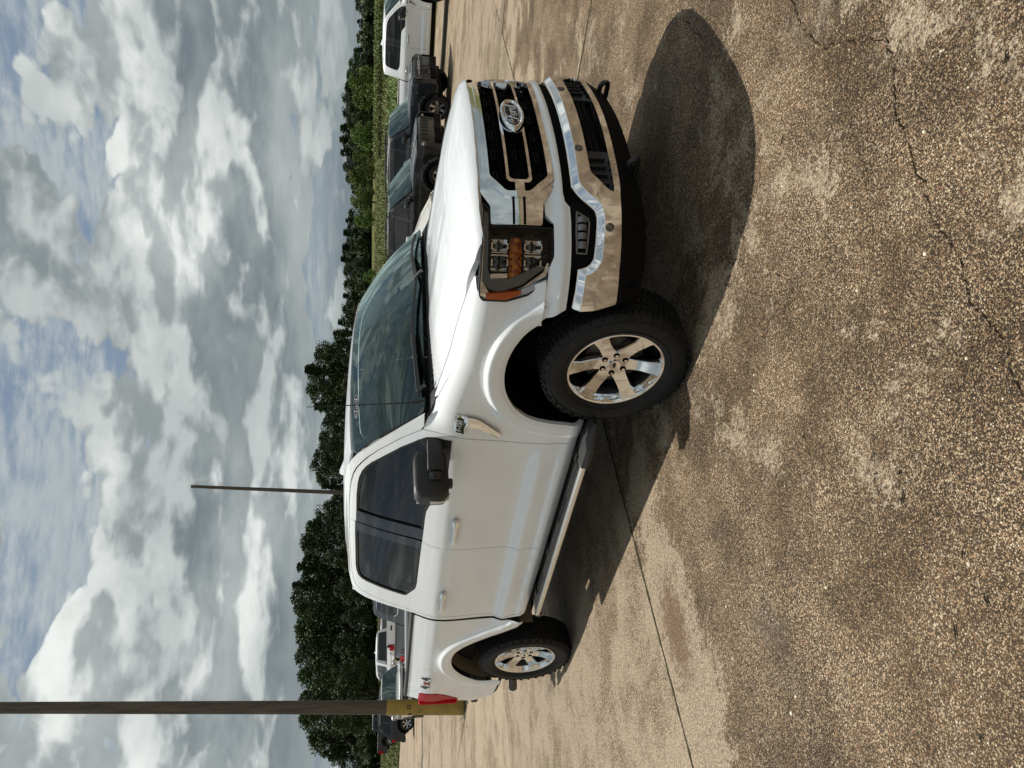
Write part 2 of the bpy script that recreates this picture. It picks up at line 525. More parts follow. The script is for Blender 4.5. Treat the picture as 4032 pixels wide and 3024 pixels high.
# ------------------------------------------------------------------ the white pickup in front
# x forward (front axle at 0), y to its left, z up; the near side is y < 0
def table(pts, sig=0.006):
    pts = np.array(pts); zz = np.arange(pts[0, 0]-.1, pts[-1, 0]+.1, 0.001)
    yy = np.interp(zz, pts[:, 0], pts[:, 1])
    k = np.exp(-0.5*(np.arange(-40, 41)*0.001/sig)**2); k /= k.sum()
    ys = np.convolve(np.pad(yy, 40, mode='edge'), k, 'valid')
    return lambda z: np.interp(z, zz, ys)
TOPS = [(1.05, .958), (1.18, .968), (1.25, .965), (1.30, .955), (1.36, .936), (1.40, .922), (1.44, .908), (1.5, .890), (1.6, .859), (1.7, .824), (1.8, .784), (1.85, .760), (1.88, .742), (1.905, .720), (1.925, .690), (1.94, .65)]
T_DOOR = table([(.40, .88), (.47, .905), (.50, .938), (.53, .962), (.555, .975), (.585, .975), (.605, .964), (.65, .968), (.695, .973), (.716, .971), (.75, .948), (.775, .936), (.80, .934), (.90, .943)]+TOPS)
T_PLAIN = table([(.40, .88), (.47, .905), (.50, .938), (.53, .962), (.56, .972), (.60, .967), (.70, .966), (.80, .960), (.90, .954)]+TOPS)
F_ARCH = [(.432, .60), (.430, .70), (.41, .757), (.368, .815), (.32, .867), (.246, .938), (.145, .990), (.031, 1.015), (-.082, 1.015), (-.193, .993), (-.300, .945), (-.367, .890), (-.418, .815), (-.447, .702), (-.464, .553), (-.466, .48)]
R_ARCH = [(-2.995, .55), (-3.064, .60), (-3.181, .746), (-3.310, .882), (-3.411, .985), (-3.524, 1.05), (-3.650, 1.068), (-3.788, 1.05), (-3.904, 1.002), (-4.007, .933), (-4.090, .840), (-4.118, .753), (-4.093, .60)]
F_ARCH = catmull(F_ARCH, 4); R_ARCH = catmull(R_ARCH, 4)
BUL_D = np.array([0, .012, .082, .094, .112, .135, .175, .23, 9]); BUL_Y = np.array([.020, .030, .036, .032, .010, .004, .001, 0, 0])
def sideY(x, z):
    x = np.asarray(x, float); z = np.asarray(z, float)
    w = ss(-0.60, -0.98, x)*(1-ss(-2.90, -3.10, x))
    y = T_PLAIN(z)*(1-w)+T_DOOR(z)*w
    hi = ss(.84, 1.0, z)
    xx = np.clip(x-0.12, 0, None); y = y-(0.14+0.24*hi)*xx**2
    xr = np.clip(-4.15-x, 0, None); y = y-0.12*xr**2
    P = np.column_stack([x.ravel(), z.ravel()])
    d = np.minimum(dist_poly(P, F_ARCH, False), dist_poly(P, R_ARCH, False)).reshape(x.shape)
    fade = ss(1.30, 1.15, z)
    y = y+np.interp(d, BUL_D, BUL_Y)*fade*ss(.40, .56, z)
    return y
def SIDE(x, z): return (np.asarray(x, float), -sideY(x, z), np.asarray(z, float))
def SIDEO(o): return lambda x, z: (np.asarray(x, float), -(sideY(x, z)+o), np.asarray(z, float))
def FEND(x, v):
    x = np.asarray(x, float); v = np.asarray(v, float)
    v0 = np.interp(x, [-.6, -.4, 0, .45, .7], [1.27, 1.255, 1.18, 1.13, 1.11])
    s = np.clip(v-v0, 0, None); r = 0.115; thm = R(68)
    th = np.clip(s/r, 0, thm); st = np.clip(s-r*thm, 0, None)
    yb = sideY(x, np.minimum(v, v0))
    y = yb-r*(1-np.cos(th))-st*math.sin(thm)
    z = np.minimum(v, v0)+r*np.sin(th)+st*math.cos(thm)
    w = ss(-.40, -.62, x)
    y = y*(1-w)+sideY(x, v)*w; z = z*(1-w)+v*w
    return (x, -y, z)

EXTRA = []
for arch in (F_ARCH, R_ARCH):
    A = densify(arch, .03)
    cx = A[:, 0].mean(); A = A[(A[:, 1] > .50)]
    for d in (.012, .035, .060, .082, .089, .096, .103, .110, .118, .127, .137, .150, .165, .185, .21):
        T = np.gradient(A, axis=0); Nn = np.column_stack([T[:, 1], -T[:, 0]]); Nn /= np.linalg.norm(Nn, axis=1)[:, None]+1e-9
        C = A.mean(0); sgn = np.sign(((A-C)*Nn).sum(1))[:, None]; Q = A+Nn*sgn*d
        keep = np.abs(dist_poly(Q, arch, False)-d) < .003; EXTRA += Q[keep].tolist()
ROWS = [(x, z) for z in (.515, .53, .542, .553, .563, .575, .585, .595, .606, .62, .66, .683, .698, .708, .718, .730, .744, .756, .768, .782, .80) for x in np.arange(-2.92, -.50, .055)]
def FEND_EDGE(x, ytarget=.849):
    v = np.linspace(1.1, 1.6, 800); X, Yv, Z = FEND(np.full(800, x), v)
    k = np.argmax((-Yv < ytarget) & (v > 1.12)); return float(v[k]), float(Z[k])

def sint(xs, ys, sig=.05):
    q = np.arange(xs[0]-.4, xs[-1]+.4, .002); w = np.interp(q, xs, ys)
    lo = q < xs[0]; hi = q > xs[-1]; w[lo] = ys[0]+(q[lo]-xs[0])*(ys[1]-ys[0])/(xs[1]-xs[0]); w[hi] = ys[-1]+(q[hi]-xs[-1])*(ys[-1]-ys[-2])/(xs[-1]-xs[-2])
    n = int(3*sig/.002); k = np.exp(-.5*(np.arange(-n, n+1)*.002/sig)**2); k /= k.sum()
    s = np.convolve(np.pad(w, n, mode='edge'), k, 'valid'); return lambda x: np.interp(x, q, s)
class Plan:
    """front outline seen from above, from the centre to the side"""
    def __init__(s, pts):
        h = catmull(pts, 12); h = [p for p in h if p[1] >= 0]
        p = np.array([(x, -y) for x, y in h[::-1]][:-1]+list(h))
        d = np.concatenate([[0], np.cumsum(np.linalg.norm(np.diff(p, axis=0), axis=1))]); i = np.argmin(abs(p[:, 1]))
        s.s = d-d[i]; s.p = p
        t = np.gradient(p, s.s, axis=0); s.n = np.column_stack([t[:, 1], -t[:, 0]])
    def sy(s, y): return float(np.interp(y, s.p[:, 1], s.s)) if True else 0
    def at(s, q, off=0.0):
        x = np.interp(q, s.s, s.p[:, 0]); y = np.interp(q, s.s, s.p[:, 1])
        nx = np.interp(q, s.s, s.n[:, 0]); ny = np.interp(q, s.s, s.n[:, 1])
        return x+nx*off, y+ny*off
    def surf(s, off=0.0, prof=None):
        def f(q, z):
            o = off+(prof(q, z) if prof else 0.0); x, y = s.at(np.asarray(q, float), o)
            return (x, -y, np.asarray(z, float))        # positive q on the near side
        return f
    def Q(s, pts): return [(s.sy(y), z) for y, z in pts]
    def sx(s, x):
        k = s.p[:, 1] > 0.5; return float(np.interp(-x, -s.p[k, 0], s.s[k]))
PG = Plan([(.900, 0), (.897, .15), (.888, .3), (.860, .5), (.812, .63), (.745, .74), (.64, .845), (.50, .915), (.36, .952), (.2, .965), (0, .968)])
PB = Plan([(.972, 0), (.966, .15), (.945, .32), (.915, .5), (.872, .65), (.822, .75), (.74, .85), (.635, .93), (.53, .975), (.42, .992), (.3, .995), (.1, .995)])
PF = Plan([(.925, 0), (.922, .15), (.908, .3), (.880, .5), (.826, .65), (.768, .75), (.685, .85), (.59, .918), (.49, .952), (.40, .968), (.30, .975), (.1, .975)])
def sym(h): return [(y, z) for y, z in h]+[(-y, z) for y, z in h[::-1]]

def NB(A):
    T = np.gradient(A, axis=0); N = np.column_stack([T[:, 1], -T[:, 0]]); return N/(np.linalg.norm(N, axis=1)[:, None]+1e-9)
def wheel_parts(root, x, y, z, left, steer=0.0):
    g = G()
    # rim: outer lip, barrel
    g.lathe([(.272, -.100), (.272, -.108), (.268, -.113), (.258, -.111), (.252, -.100), (.243, -.066), (.238, -.055)], 72)
    gb = G(); gb.lathe([(.242, -.064), (.218, -.02), (.210, .09), (.255, .10), (.272, .10), (.272, -.10)], 48)
    disc = [(.04, -.052), (.075, -.052), (.088, -.040), (.09, .02)]
    for k in range(6):
        a = 2*math.pi*k/6+R(90)
        ca, sa = math.cos(a), math.sin(a)
        # spoke: flat face, bevelled flanks, widening at both ends
        secs = [(.055, .044, -.062), (.10, .036, -.064), (.16, .034, -.078), (.200, .035, -.094), (.232, .040, -.100), (.258, .047, -.108)]
        k0 = len(g.v)
        for (r, w, h) in secs:
            for (ww, hh) in ((-w*1.22, h+.034), (-w*1.16, h+.012), (-w, h), (w, h), (w*1.16, h+.012), (w*1.22, h+.034)):
                g.v.append((r*ca-ww*sa, hh, r*sa+ww*ca))
        for i in range(len(secs)-1):
            for j in range(5): g.f.append((k0+i*6+j, k0+i*6+j+1, k0+(i+1)*6+j+1, k0+(i+1)*6+j))
            g.f.append((k0+i*6+5, k0+i*6, k0+(i+1)*6, k0+(i+1)*6+5))
    g.lathe([(0, -.070), (.034, -.070), (.036, -.062), (.088, -.060), (.094, -.045), (.094, .03)], 36)
    rot = (0, 0, math.pi+steer) if left else (0, 0, steer)
    w = g.build('wheel', CHROME, root, angle=28, loc=(x, y, z), rot=rot)
    gb.build('rim_barrel', mat('barrel_dark', (.03, .03, .032), .35, .8), w)
    g = G()
    Rr = .412
    prof = [(.262, -.105), (.285, -.122), (.33, -.134), (.365, -.133), (.388, -.124), (.402, -.110), (.4065, -.095), (.4065, .095), (.402, .110), (.388, .124), (.33, .134), (.262, .105)]
    g.lathe(prof, 96)
    for k in range(72):          # tread blocks
        a = 2*math.pi*(k+.5)/72
        for (yy, wd, ln, dz) in ((-.092, .036, .026, 0), (-.048, .034, .025, .5), (0, .036, .026, .2), (.048, .034, .025, .7), (.092, .036, .026, .4)):
            aa = a+dz*2*math.pi/72
            m = Matrix.Rotation(-aa, 3, 'Y')
            g.box((.4085*math.cos(aa), yy, .4085*math.sin(aa)), (.012, wd, ln), 0, m)
        if k % 2 == 0:           # shoulder lugs running down the sidewall
            m = Matrix.Rotation(-a, 3, 'Y') @ Matrix.Rotation(R(-58), 3, 'Z')
            g.box((.3935*math.cos(a), -.1195, .3935*math.sin(a)), (.030, .006, .022), 0, m)
    for (r, yy) in ((.375, -.1335), (.300, -.1285)): g.lathe([(r-.003, yy+.003), (r, yy-.002), (r+.003, yy+.003)], 72)
    link('tyre', g.mesh(30), TYRE, w)
    g = G(); g.lathe([(.02, -.02), (.165, -.02), (.170, -.012), (.170, .012), (.02, .012)], 40)
    g.box((.12, .0, .09), (.10, .07, .13), .02)
    g.build('brake_disc', STEEL, w)
    g = G(); g.lathe([(.0, .028), (.206, .028), (.206, .07), (0, .07)], 32); g.build('hub_backing', DARK, w)
    gp, gn = G(), G()
    for k in range(6):
        a = 2*math.pi*(k+.5)/6+R(90); c = (.0675*math.cos(a), .0675*math.sin(a))
        for gg, r0, h0, h1 in ((gp, .0170, -.0650, -.05), (gn, .0095, -.0705, -.05)):
            n = 6 if gg is gn else 16
            poly = [(c[0]+r0*math.cos(2*math.pi*i/n), c[1]+r0*math.sin(2*math.pi*i/n)) for i in range(n)]
            gg.prism(poly, h0, h1, lambda u, v, d: (u, d, v))
    gp.build('lug_pockets', DARK, w); gn.build('lug_nuts', CHROME, w, angle=20)
    g = G(); g.prism([(.019*math.cos(t*math.pi/12), .0085*math.sin(t*math.pi/12)) for t in range(24)], -.0712, -.068, lambda u, v, d: (u, d, v)); g.build('hub_emblem', BLUEOVAL, w)
    return w

def strokes(letters, r, xf):
    g = G()
    for pts in letters:
        g.tube([xf(*p) for p in catmull(pts, 5)], r, 5)
    return g
FORD = [  # cursive letters, x right, y up, roughly -0.5..0.5 wide
    [(-.47, -.02), (-.52, .05), (-.47, .11), (-.40, .08), (-.42, .0), (-.47, -.02)], [(-.42, .16), (-.30, .20), (-.18, .17), (-.06, .19)], [(-.20, .17), (-.26, .02), (-.33, -.14), (-.42, -.18), (-.46, -.12)], [(-.34, .03), (-.25, .02), (-.17, .05)],
    [(-.06, .02), (-.13, -.03), (-.14, -.12), (-.07, -.14), (-.01, -.07), (-.02, .01), (-.07, .02)], [(-.02, .0), (.05, .0), (.09, .03)], [(.09, .03), (.07, -.06), (.05, -.14)], [(.07, -.05), (.12, .02), (.18, .02), (.19, -.03)],
    [(.36, .0), (.29, .03), (.22, -.03), (.21, -.11), (.26, -.14), (.33, -.08), (.37, .02)], [(.47, .20), (.41, .08), (.36, -.06), (.36, -.13), (.42, -.12)]]

def build_truck():
    root = empty('pickup_truck')
    P = lambda name, poly, surf, m, out, par=root, **kw: link(name, panel(poly, surf, out, **kw), m, par)
    RIGHT, FRONT, UP = (0, -1, 0), (1, 0, 0), (0, 0, 1)
    both = (1, -1)
    # ---- doors, fenders, bed sides, cab frame (near side and mirrored far side)
    lead = [(-.650, .497), (-.655, .60), (-.662, .70), (-.664, .86), (-.630, 1.09), (-.605, 1.225), (-.592, 1.30), (-.590, 1.37), (-.597, 1.432)]
    top_f = [(-.721, 1.552), (-.899, 1.692), (-1.00, 1.756), (-1.078, 1.797), (-1.152, 1.830), (-1.228, 1.852), (-1.32, 1.868), (-1.403, 1.878), (-1.60, 1.890), (-1.782, 1.896)]
    bcut = [(-1.776, 1.852), (-1.778, 1.63), (-1.792, 1.45), (-1.810, 1.365), (-1.828, 1.289), (-1.848, 1.089), (-1.862, .86), (-1.866, .78), (-1.856, .707), (-1.838, .60), (-1.822, .505)]
    win_f = [(-.640, 1.263), (-.801, 1.262), (-.998, 1.264), (-1.150, 1.264), (-1.215, 1.275), (-1.260, 1.300), (-1.309, 1.338), (-1.360, 1.364), (-1.417, 1.378), (-1.50, 1.383), (-1.624, 1.386)]
    win_ft = [(-1.64, 1.846), (-1.45, 1.840), (-1.321, 1.830), (-1.235, 1.818), (-1.152, 1.796), (-1.09, 1.768), (-1.032, 1.734), (-.922, 1.650), (-.802, 1.556), (-.697, 1.455), (-.652, 1.408), (-.634, 1.36), (-.632, 1.311)]
    door_f = lead+top_f+bcut[:1]+win_ft+win_f+[(-1.800, 1.391)]+bcut[3:]
    top_r = [(-2.05, 1.900), (-2.30, 1.901), (-2.52, 1.896), (-2.62, 1.887), (-2.680, 1.870), (-2.715, 1.845), (-2.745, 1.80), (-2.772, 1.73), (-2.798, 1.604), (-2.824, 1.443), (-2.845, 1.29), (-2.858, 1.085), (-2.872, .83), (-2.893, .752), (-2.872, .66), (-2.838, .60), (-2.80, .55), (-2.785, .522)]
    win_r = [(-1.806, 1.392), (-2.107, 1.401), (-2.393, 1.408), (-2.455, 1.414), (-2.505, 1.425), (-2.612, 1.478)]
    win_rt = [(-2.622, 1.50), (-2.618, 1.55), (-2.600, 1.672), (-2.573, 1.790), (-2.555, 1.828), (-2.52, 1.852), (-2.46, 1.864), (-2.384, 1.868), (-1.95, 1.862), (-1.788, 1.857)]
    gapx = 0.006
    bc2 = [(x-gapx, z) for x, z in bcut]
    door_r = [(-1.788, 1.896)]+top_r+[(-2.4, .512), (bc2[-1][0], .505)]+bc2[::-1][1:-3]+[(-1.806, 1.392)]+win_r[1:]+win_rt
    cab = [(-.600, 1.446), (-.560, 1.428), (-.46, 1.43), (-.62, 1.555), (-.82, 1.705), (-1.0, 1.824), (-1.09, 1.866), (-1.2, 1.898), (-1.36, 1.916), (-1.7, 1.928), (-2.3, 1.932), (-2.6, 1.926), (-2.74, 1.905), (-2.80, 1.872), (-2.83, 1.80), (-2.845, 1.70), (-2.856, 1.55), (-2.868, 1.42), (-2.89, 1.309), (-2.912, 1.08), (-2.925, .824), (-2.918, .737), (-2.89, .63), (-2.84, .53),
           (-2.792, .517), (-2.808, .548), (-2.845, .597), (-2.880, .657), (-2.901, .752), (-2.880, .83), (-2.866, 1.085), (-2.853, 1.29), (-2.832, 1.443), (-2.806, 1.604), (-2.780, 1.733), (-2.752, 1.805), (-2.720, 1.851), (-2.684, 1.877), (-2.623, 1.894), (-2.52, 1.903), (-2.30, 1.908), (-2.05, 1.907), (-1.782, 1.903), (-1.60, 1.897), (-1.403, 1.885), (-1.32, 1.875), (-1.226, 1.859), (-1.149, 1.837), (-1.074, 1.804), (-.995, 1.763), (-.895, 1.698), (-.716, 1.558)]
    ed = [(x, FEND_EDGE(x)[0]) for x in (.40, .30, .20, .10, 0, -.1, -.2, -.28, -.34)]
    VR = [(x, v) for x in np.arange(-.36, .5, .04) for v in np.interp(x, [-.6, -.4, 0, .45], [1.27, 1.255, 1.18, 1.13])+np.array([-.02, 0, .02, .04, .06, .08, .10, .12, .135])]
    fend_t = [(.60, 1.205), (.52, 1.245), (.46, 1.268), (.32, 1.290), (.10, 1.325), (-.10, 1.352), (-.31, 1.385)]
    fender = [(.306, .873), (.40, .873), (.52, .873), (.553, .878), (.500, .960), (.452, 1.062), (.440, 1.185), (.462, 1.215), (.52, 1.235), (.47, 1.262)]+ed+[(-.40, 1.428), (-.46, 1.432), (-.55, 1.430), (-.590, 1.432), (-.583, 1.37), (-.585, 1.30), (-.598, 1.225), (-.623, 1.09), (-.657, .86), (-.655, .70), (-.648, .60), (-.643, .497), (-.468, .49)]+[p for p in F_ARCH[::-1] if p[1] < .9 and p[0] < 0][1:]+[p for p in F_ARCH[::-1] if p[1] >= .9 or (p[0] > 0 and p[1] > .873)]
    bed = [(-2.915, 1.418), (-3.2, 1.420), (-4.0, 1.428), (-4.55, 1.436), (-4.628, 1.436), (-4.632, 1.325), (-4.44, 1.322), (-4.425, 1.30), (-4.43, 1.16), (-4.50, 1.07), (-4.645, .935), (-4.735, .93), (-4.740, .80), (-4.66, .70), (-4.55, .622), (-4.46, .606), (-4.30, .597), (-4.10, .590)]+[p for p in R_ARCH[::-1]][1:]+[(-2.975, .530), (-2.925, .535), (-2.915, .60), (-2.950, .737), (-2.958, .824), (-2.946, 1.08), (-2.921, 1.309), (-2.898, 1.402)]
    for fl in both:
        d = P('front_door', door_f, SIDE, WHITE, RIGHT, flip=fl, res=.04, extra=ROWS)
        gp = [(-.632, 1.262), (-1.15, 1.262)]+win_f[4:]+[(-1.66, 1.388), (-1.655, 1.85)]+win_ft[1:]
        link('side_window', panel(gp, SIDEO(-.014), RIGHT, flip=fl, res=.08, rim=False), PRIVACY, d)
        link('window_trim', panel(gp, SIDEO(-.006), RIGHT, holes=[offset(gp, .017)], flip=fl, res=.06, thick=.012), SEAM, d)
        link('pillar_cover', panel([(-1.645, 1.389), (-1.778, 1.392), (-1.776, 1.63), (-1.774, 1.853), (-1.64, 1.848)], SIDEO(-.002), RIGHT, flip=fl, res=.06), GLOSSB, d)
        link('mirror_sail', panel([(-.632, 1.262), (-.82, 1.262), (-.80, 1.33), (-.745, 1.42), (-.70, 1.462), (-.66, 1.41), (-.638, 1.36)], SIDEO(.004), RIGHT, flip=fl, res=.05, thick=.02), PLASTIC, d)
        d2 = P('rear_door', door_r, SIDE, WHITE, RIGHT, flip=fl, res=.04, extra=ROWS)
        gp = [(-1.80, 1.390)]+win_r[1:]+win_rt[:-1]+[(-1.80, 1.859)]
        link('side_window', panel(gp, SIDEO(-.014), RIGHT, flip=fl, res=.08, rim=False), PRIVACY, d2)
        link('window_trim', panel(gp, SIDEO(-.006), RIGHT, holes=[offset(gp, .017)], flip=fl, res=.06, thick=.012), SEAM, d2)
        link('pillar_cover', panel([(-1.799, 1.393), (-1.893, 1.397), (-1.893, 1.860), (-1.784, 1.858)], SIDEO(-.002), RIGHT, flip=fl, res=.06), GLOSSB, d2)
        # chrome handles over a shallow cup
        for dd, x0, z0 in ((d, -1.444, 1.182), (d2, -2.432, 1.209)):
            sg = -1 if fl > 0 else 1
            yb = float(sideY(np.array([x0-.14]), np.array([z0]))[0])
            g = G(); g.box((x0-.165, sg*(yb+.030), z0-.001), (.255, .022, .030), .009, Matrix.Rotation(R(-.6), 3, 'Y'), 3); g.box((x0-.275, sg*(yb+.012), z0+.001), (.03, .036, .026), .006)
            g.box((x0-.030, sg*(yb+.026), z0), (.062, .026, .047), .009)
            g.build('door_handle', CHROME, dd)
            cup = [(x0-.155+.062*math.cos(t*math.pi/10), z0+.050*math.sin(t*math.pi/10)) for t in range(20)]
            link('handle_cup', panel(cup, lambda u, v, c=(x0-.155, z0): (u, -(sideY(u, v)+.0015-.010*np.clip(1-((u-c[0])/.062)**2-((v-c[1])/.05)**2, 0, 1)), v), RIGHT, flip=fl, res=.012, rim=False), WHITE, dd)
        P('cab_frame', cab, SIDE, WHITE, RIGHT, flip=fl, res=.04)
        P('fender', fender, FEND, WHITE, RIGHT, flip=fl, res=.03, thick=.025, extra=EXTRA+VR)
        b = P('bed_side', bed, SIDE, WHITE, RIGHT, flip=fl, res=.035, thick=.004, extra=EXTRA)
        link('gap_shade', panel([(-2.85, 1.40), (-2.96, 1.40), (-2.99, .82), (-2.96, .56), (-2.83, .56), (-2.88, .82)], SIDEO(-.03), RIGHT, flip=fl, res=.06, rim=False), SEAM, b)  # dark strip added behind the cab-to-bed gap, standing in for its shade
        # tail lamp wraps round the corner
        sg = -1 if fl > 0 else 1
        tl = [(-4.437, 1.318), (-4.431, 1.29), (-4.436, 1.165), (-4.505, 1.076), (-4.648, .940), (-4.70, .936), (-4.70, 1.32)]
        lamp = P('tail_light', rounded(tl, .02), SIDEO(.006), REDLENS, RIGHT, flip=fl, res=.03, thick=.02)
        g = G(); g.box((-4.715, sg*.885, 1.128), (.05, .125, .375), .018); g.build('lamp_side', REDLENS, lamp)
        g = G(); g.box((-4.728, sg*.875, 1.11), (.05, .03, .13), .006); g.build('reverse_lens', PALELENS, lamp)
        # rear bumper end
        # black strip under the bed corner
        g = G(); g.tube([(-4.10, sg*.945, .572), (-4.30, sg*.940, .578), (-4.46, sg*.93, .588), (-4.56, sg*.915, .606)], .016, 8); g.build('bed_moulding', PLASTIC, b)
        # rail cap
        g = G()
        k0 = len(g.v)
        for x in np.linspace(-2.875, -4.63, 16):
            zt = np.interp(x, [-4.63, -2.9], [1.436, 1.418]); ya = float(sideY(np.array([x]), np.array([1.418]))[0])
            for (yy, zz) in ((ya+.004, -.004), (ya+.004, .016), (ya-.012, .026), (ya-.060, .026), (ya-.066, .020), (ya-.095, .020), (ya-.104, .010), (ya-.104, -.07)):
                g.v.append((x, sg*yy, zt+zz))
        for i in range(15):
            for j in range(7): g.f.append((k0+i*8+j, k0+i*8+j+1, k0+(i+1)*8+j+1, k0+(i+1)*8+j))
        g.build('bed_rail_cap', PLASTIC, b, angle=25)
        # bed inner wall
        # wheel arches
        for nm, cx, cz, m in (('front', 0, .45, DARK), ('rear', -3.60, .46, LINER)):
            g = G(); rr = .60 if nm == 'front' else .615; k0 = 0
            for i in range(25):
                a = R(-3+186*i/24)
                for yy in (.968, .80, .56):
                    sc2 = 1.0 if yy < .9 else 1.0
                    g.v.append((cx+rr*math.cos(a)*(.93 if nm == 'front' else .92), sg*(yy-(.02 if yy > .9 else 0)), cz+rr*math.sin(a)))
            for i in range(24):
                for j in range(2): g.f.append((i*3+j, i*3+j+1, i*3+4+j, i*3+3+j))
            c0 = len(g.v); g.v.append((cx, sg*.56, cz))
            for i in range(24): g.f.append((i*3+2, i*3+5, c0))
            g.build('wheel_arch_liner', m, root)
        # badge with vent on the fender
        if True:
            bd = [(-.386, 1.258), (-.542, 1.258), (-.552, 1.194), (-.486, 1.192), (-.497, 1.13), (-.592, .997), (-.576, .982), (-.550, .986), (-.432, 1.111), (-.410, 1.15), (-.396, 1.20)]
            bb = P('fender_badge', rounded(bd, .008), lambda u, v: (u, FEND(u, v)[1]-.010-.014*np.sqrt(np.clip(1-((u-np.interp(v, [.98, 1.11, 1.19, 1.20], [-.572, -.465, -.440, -.46]))/np.interp(v, [.98, 1.11, 1.19, 1.20], [.040, .055, .062, .11]))**2, .02, 1))*ss(1.22, 1.18, v), FEND(u, v)[2]), CHROME, RIGHT, flip=fl, res=.012, thick=.014)
            link('badge_plate', panel([(-.412, 1.246), (-.535, 1.248), (-.545, 1.200), (-.420, 1.202)], lambda u, v: (u, FEND(u, v)[1]-.0135, FEND(u, v)[2]), RIGHT, flip=fl, res=.02, thick=.004), GLOSSB, bb)
            for s_, sz, cx, cz, mm in (('F-150', .043, -.478, 1.231, WHITEPRINT), ('XLT', .020, -.452, 1.2095, GREYPRINT)):
                me = text_mesh(s_, sz, .25, .001, .0006, 1.0)
                o = link('badge_lettering', me, mm, bb)
                yb = float(FEND(np.array([cx]), np.array([cz]))[1][0])
                x1 = FEND(np.array([cx+.05]), np.array([cz])); x0_ = FEND(np.array([cx-.05]), np.array([cz])); z1 = FEND(np.array([cx]), np.array([cz+.02])); z0_ = FEND(np.array([cx]), np.array([cz-.02]))
                tx = Vector([float(x1[i][0]-x0_[i][0]) for i in range(3)]); tz = Vector([float(z1[i][0]-z0_[i][0]) for i in range(3)])
                if fl > 0: frame(o, (cx, yb-.0150, cz), tx, tz)
                else: frame(o, (cx, -yb+.0150, cz), Vector((-tx.x, tx.y, -tx.z)), Vector((tz.x, -tz.y, tz.z)))
        # 4x4 marking on the bed side
        for s_, cx, mm in (('4', -4.075, GREYPRINT), ('x', -4.17, REDPRINT), ('4', -4.265, GREYPRINT)):
            me = text_mesh(s_, .115 if s_ == '4' else .12, .1, .001, .004, 1.15)
            o = link('four_by_four_mark', me, MATS['decal_dark'] if s_ == '4' and 'decal_dark' in MATS else mm, b)
            yb = float(sideY(np.array([cx]), np.array([1.268]))[0])
            if fl > 0: frame(o, (cx, -yb-.003, 1.268), (1, 0, 0), (0, .10, 1))
            else: frame(o, (cx, yb+.003, 1.268), (-1, 0, 0), (0, -.10, 1))
        # mirror: swept paddle on an arm
        g = G()
        def paddle(t, u, v):      # t along width, u depth, v height
            return (-.765-.085*t-.02*t*t+u, sg*(.975+.245*t), 1.385+v)
        secs = 9; k0 = len(g.v); ring = 20
        for i in range(secs):
            t = i/(secs-1); e = min(1, math.sin(min(1, t/.22)*math.pi/2)*.22+.80) if t < .5 else min(1, math.sin(min(1, (1-t)/.16)*math.pi/2)*.30+.70)
            for j in range(ring):
                a = 2*math.pi*j/ring; ca, sa = math.cos(a), math.sin(a)
                q = 0.36
                u = .068*math.copysign(abs(ca)**q, ca)*e; v = .104*math.copysign(abs(sa)**q, sa)*e
                if u > 0: u *= 1.0-.25*abs(v/.104)**3
                g.v.append(paddle(t, u, v-.010*t))
        for i in range(secs-1):
            for j in range(ring): g.f.append((k0+i*ring+j, k0+i*ring+(j+1) % ring, k0+(i+1)*ring+(j+1) % ring, k0+(i+1)*ring+j))
        g.f.append(tuple(k0+j for j in range(ring))[::-1]); g.f.append(tuple(k0+(secs-1)*ring+j for j in range(ring)))
        mi = g.build('wing_mirror', PLASTIC, root, angle=50)
        g = G()
        g.box((-.700, sg*1.02, 1.362), (.085, .19, .088), .012, Matrix.Rotation(sg*R(14), 3, 'Z')); g.build('mirror_arm', PLASTIC, mi)
        g = G(); g.box((-.738, sg*1.125, 1.360), (.03, .075, .078), .010, Matrix.Rotation(sg*R(20), 3, 'Z')); g.build('mirror_cap', GLOSSB, mi)
        g = G(); g.box((-.815, sg*1.14, 1.268), (.05, .05, .03), .01); g.build('puddle_lamp', PLASTIC, mi)
        g = G(); g.tube([paddle(1.0, -.02, .0), paddle(1.0, -.02, -.06), paddle(.93, -.02, -.103), paddle(.8, -.02, -.112)], .011, 8); g.build('turn_lamp', mat('mirror_lamp', (.75, .72, .66), .25, coat=.5), mi)
        g = G(); g.box((-.905, sg*1.10, 1.38), (.006, .20, .165), .002, Matrix.Rotation(sg*R(20), 3, 'Z')); g.build('mirror_glass', CHROME, mi)
        # running board
        g = G(); g.box((-1.66, sg*1.028, .464), (1.86, .152, .040), .012); st = g.build('running_board', PLASTIC, root)
        g = G()
        for i in range(62): g.box((-.78-.029*i, sg*1.022, .4875), (.012, .125, .008))
        g.build('tread_ribs', mat('tread_rubber', (.020, .020, .021), .6), st)
        g = G(); g.box((-1.650, sg*1.109, .474), (1.88, .012, .027), .004); g.box((-1.650, sg*1.098, .4875), (1.88, .030, .008), .003); g.build('bright_strip', mat('bright_aluminium', (.80, .80, .79), .22, 1.0), st)
        for x0, x1 in ((-.36, -.715), (-2.63, -2.575)):
            g = G(); k0 = 0
            front = x0 > -1
            for x, s_ in ((x0, .45 if front else .9), (x0+(x1-x0)*.25, .75 if front else 1), (x0+(x1-x0)*.6, 1), (x1, 1)):
                for (yy, zz) in ((-.082, -.020), (.078, -.022), (.085, .0), (.076, .026), (-.082, .026)):
                    g.v.append((x, sg*(1.03+yy*s_-.01*(1-s_)), .462+zz*s_))
            for i in range(3):
                for j in range(5): g.f.append((i*5+j, i*5+(j+1) % 5, (i+1)*5+(j+1) % 5, (i+1)*5+j))
            g.f.append((0, 1, 2, 3, 4)); g.f.append((15, 16, 17, 18, 19)); g.build('end_cap', PLASTIC, st, angle=30)
        g = G()
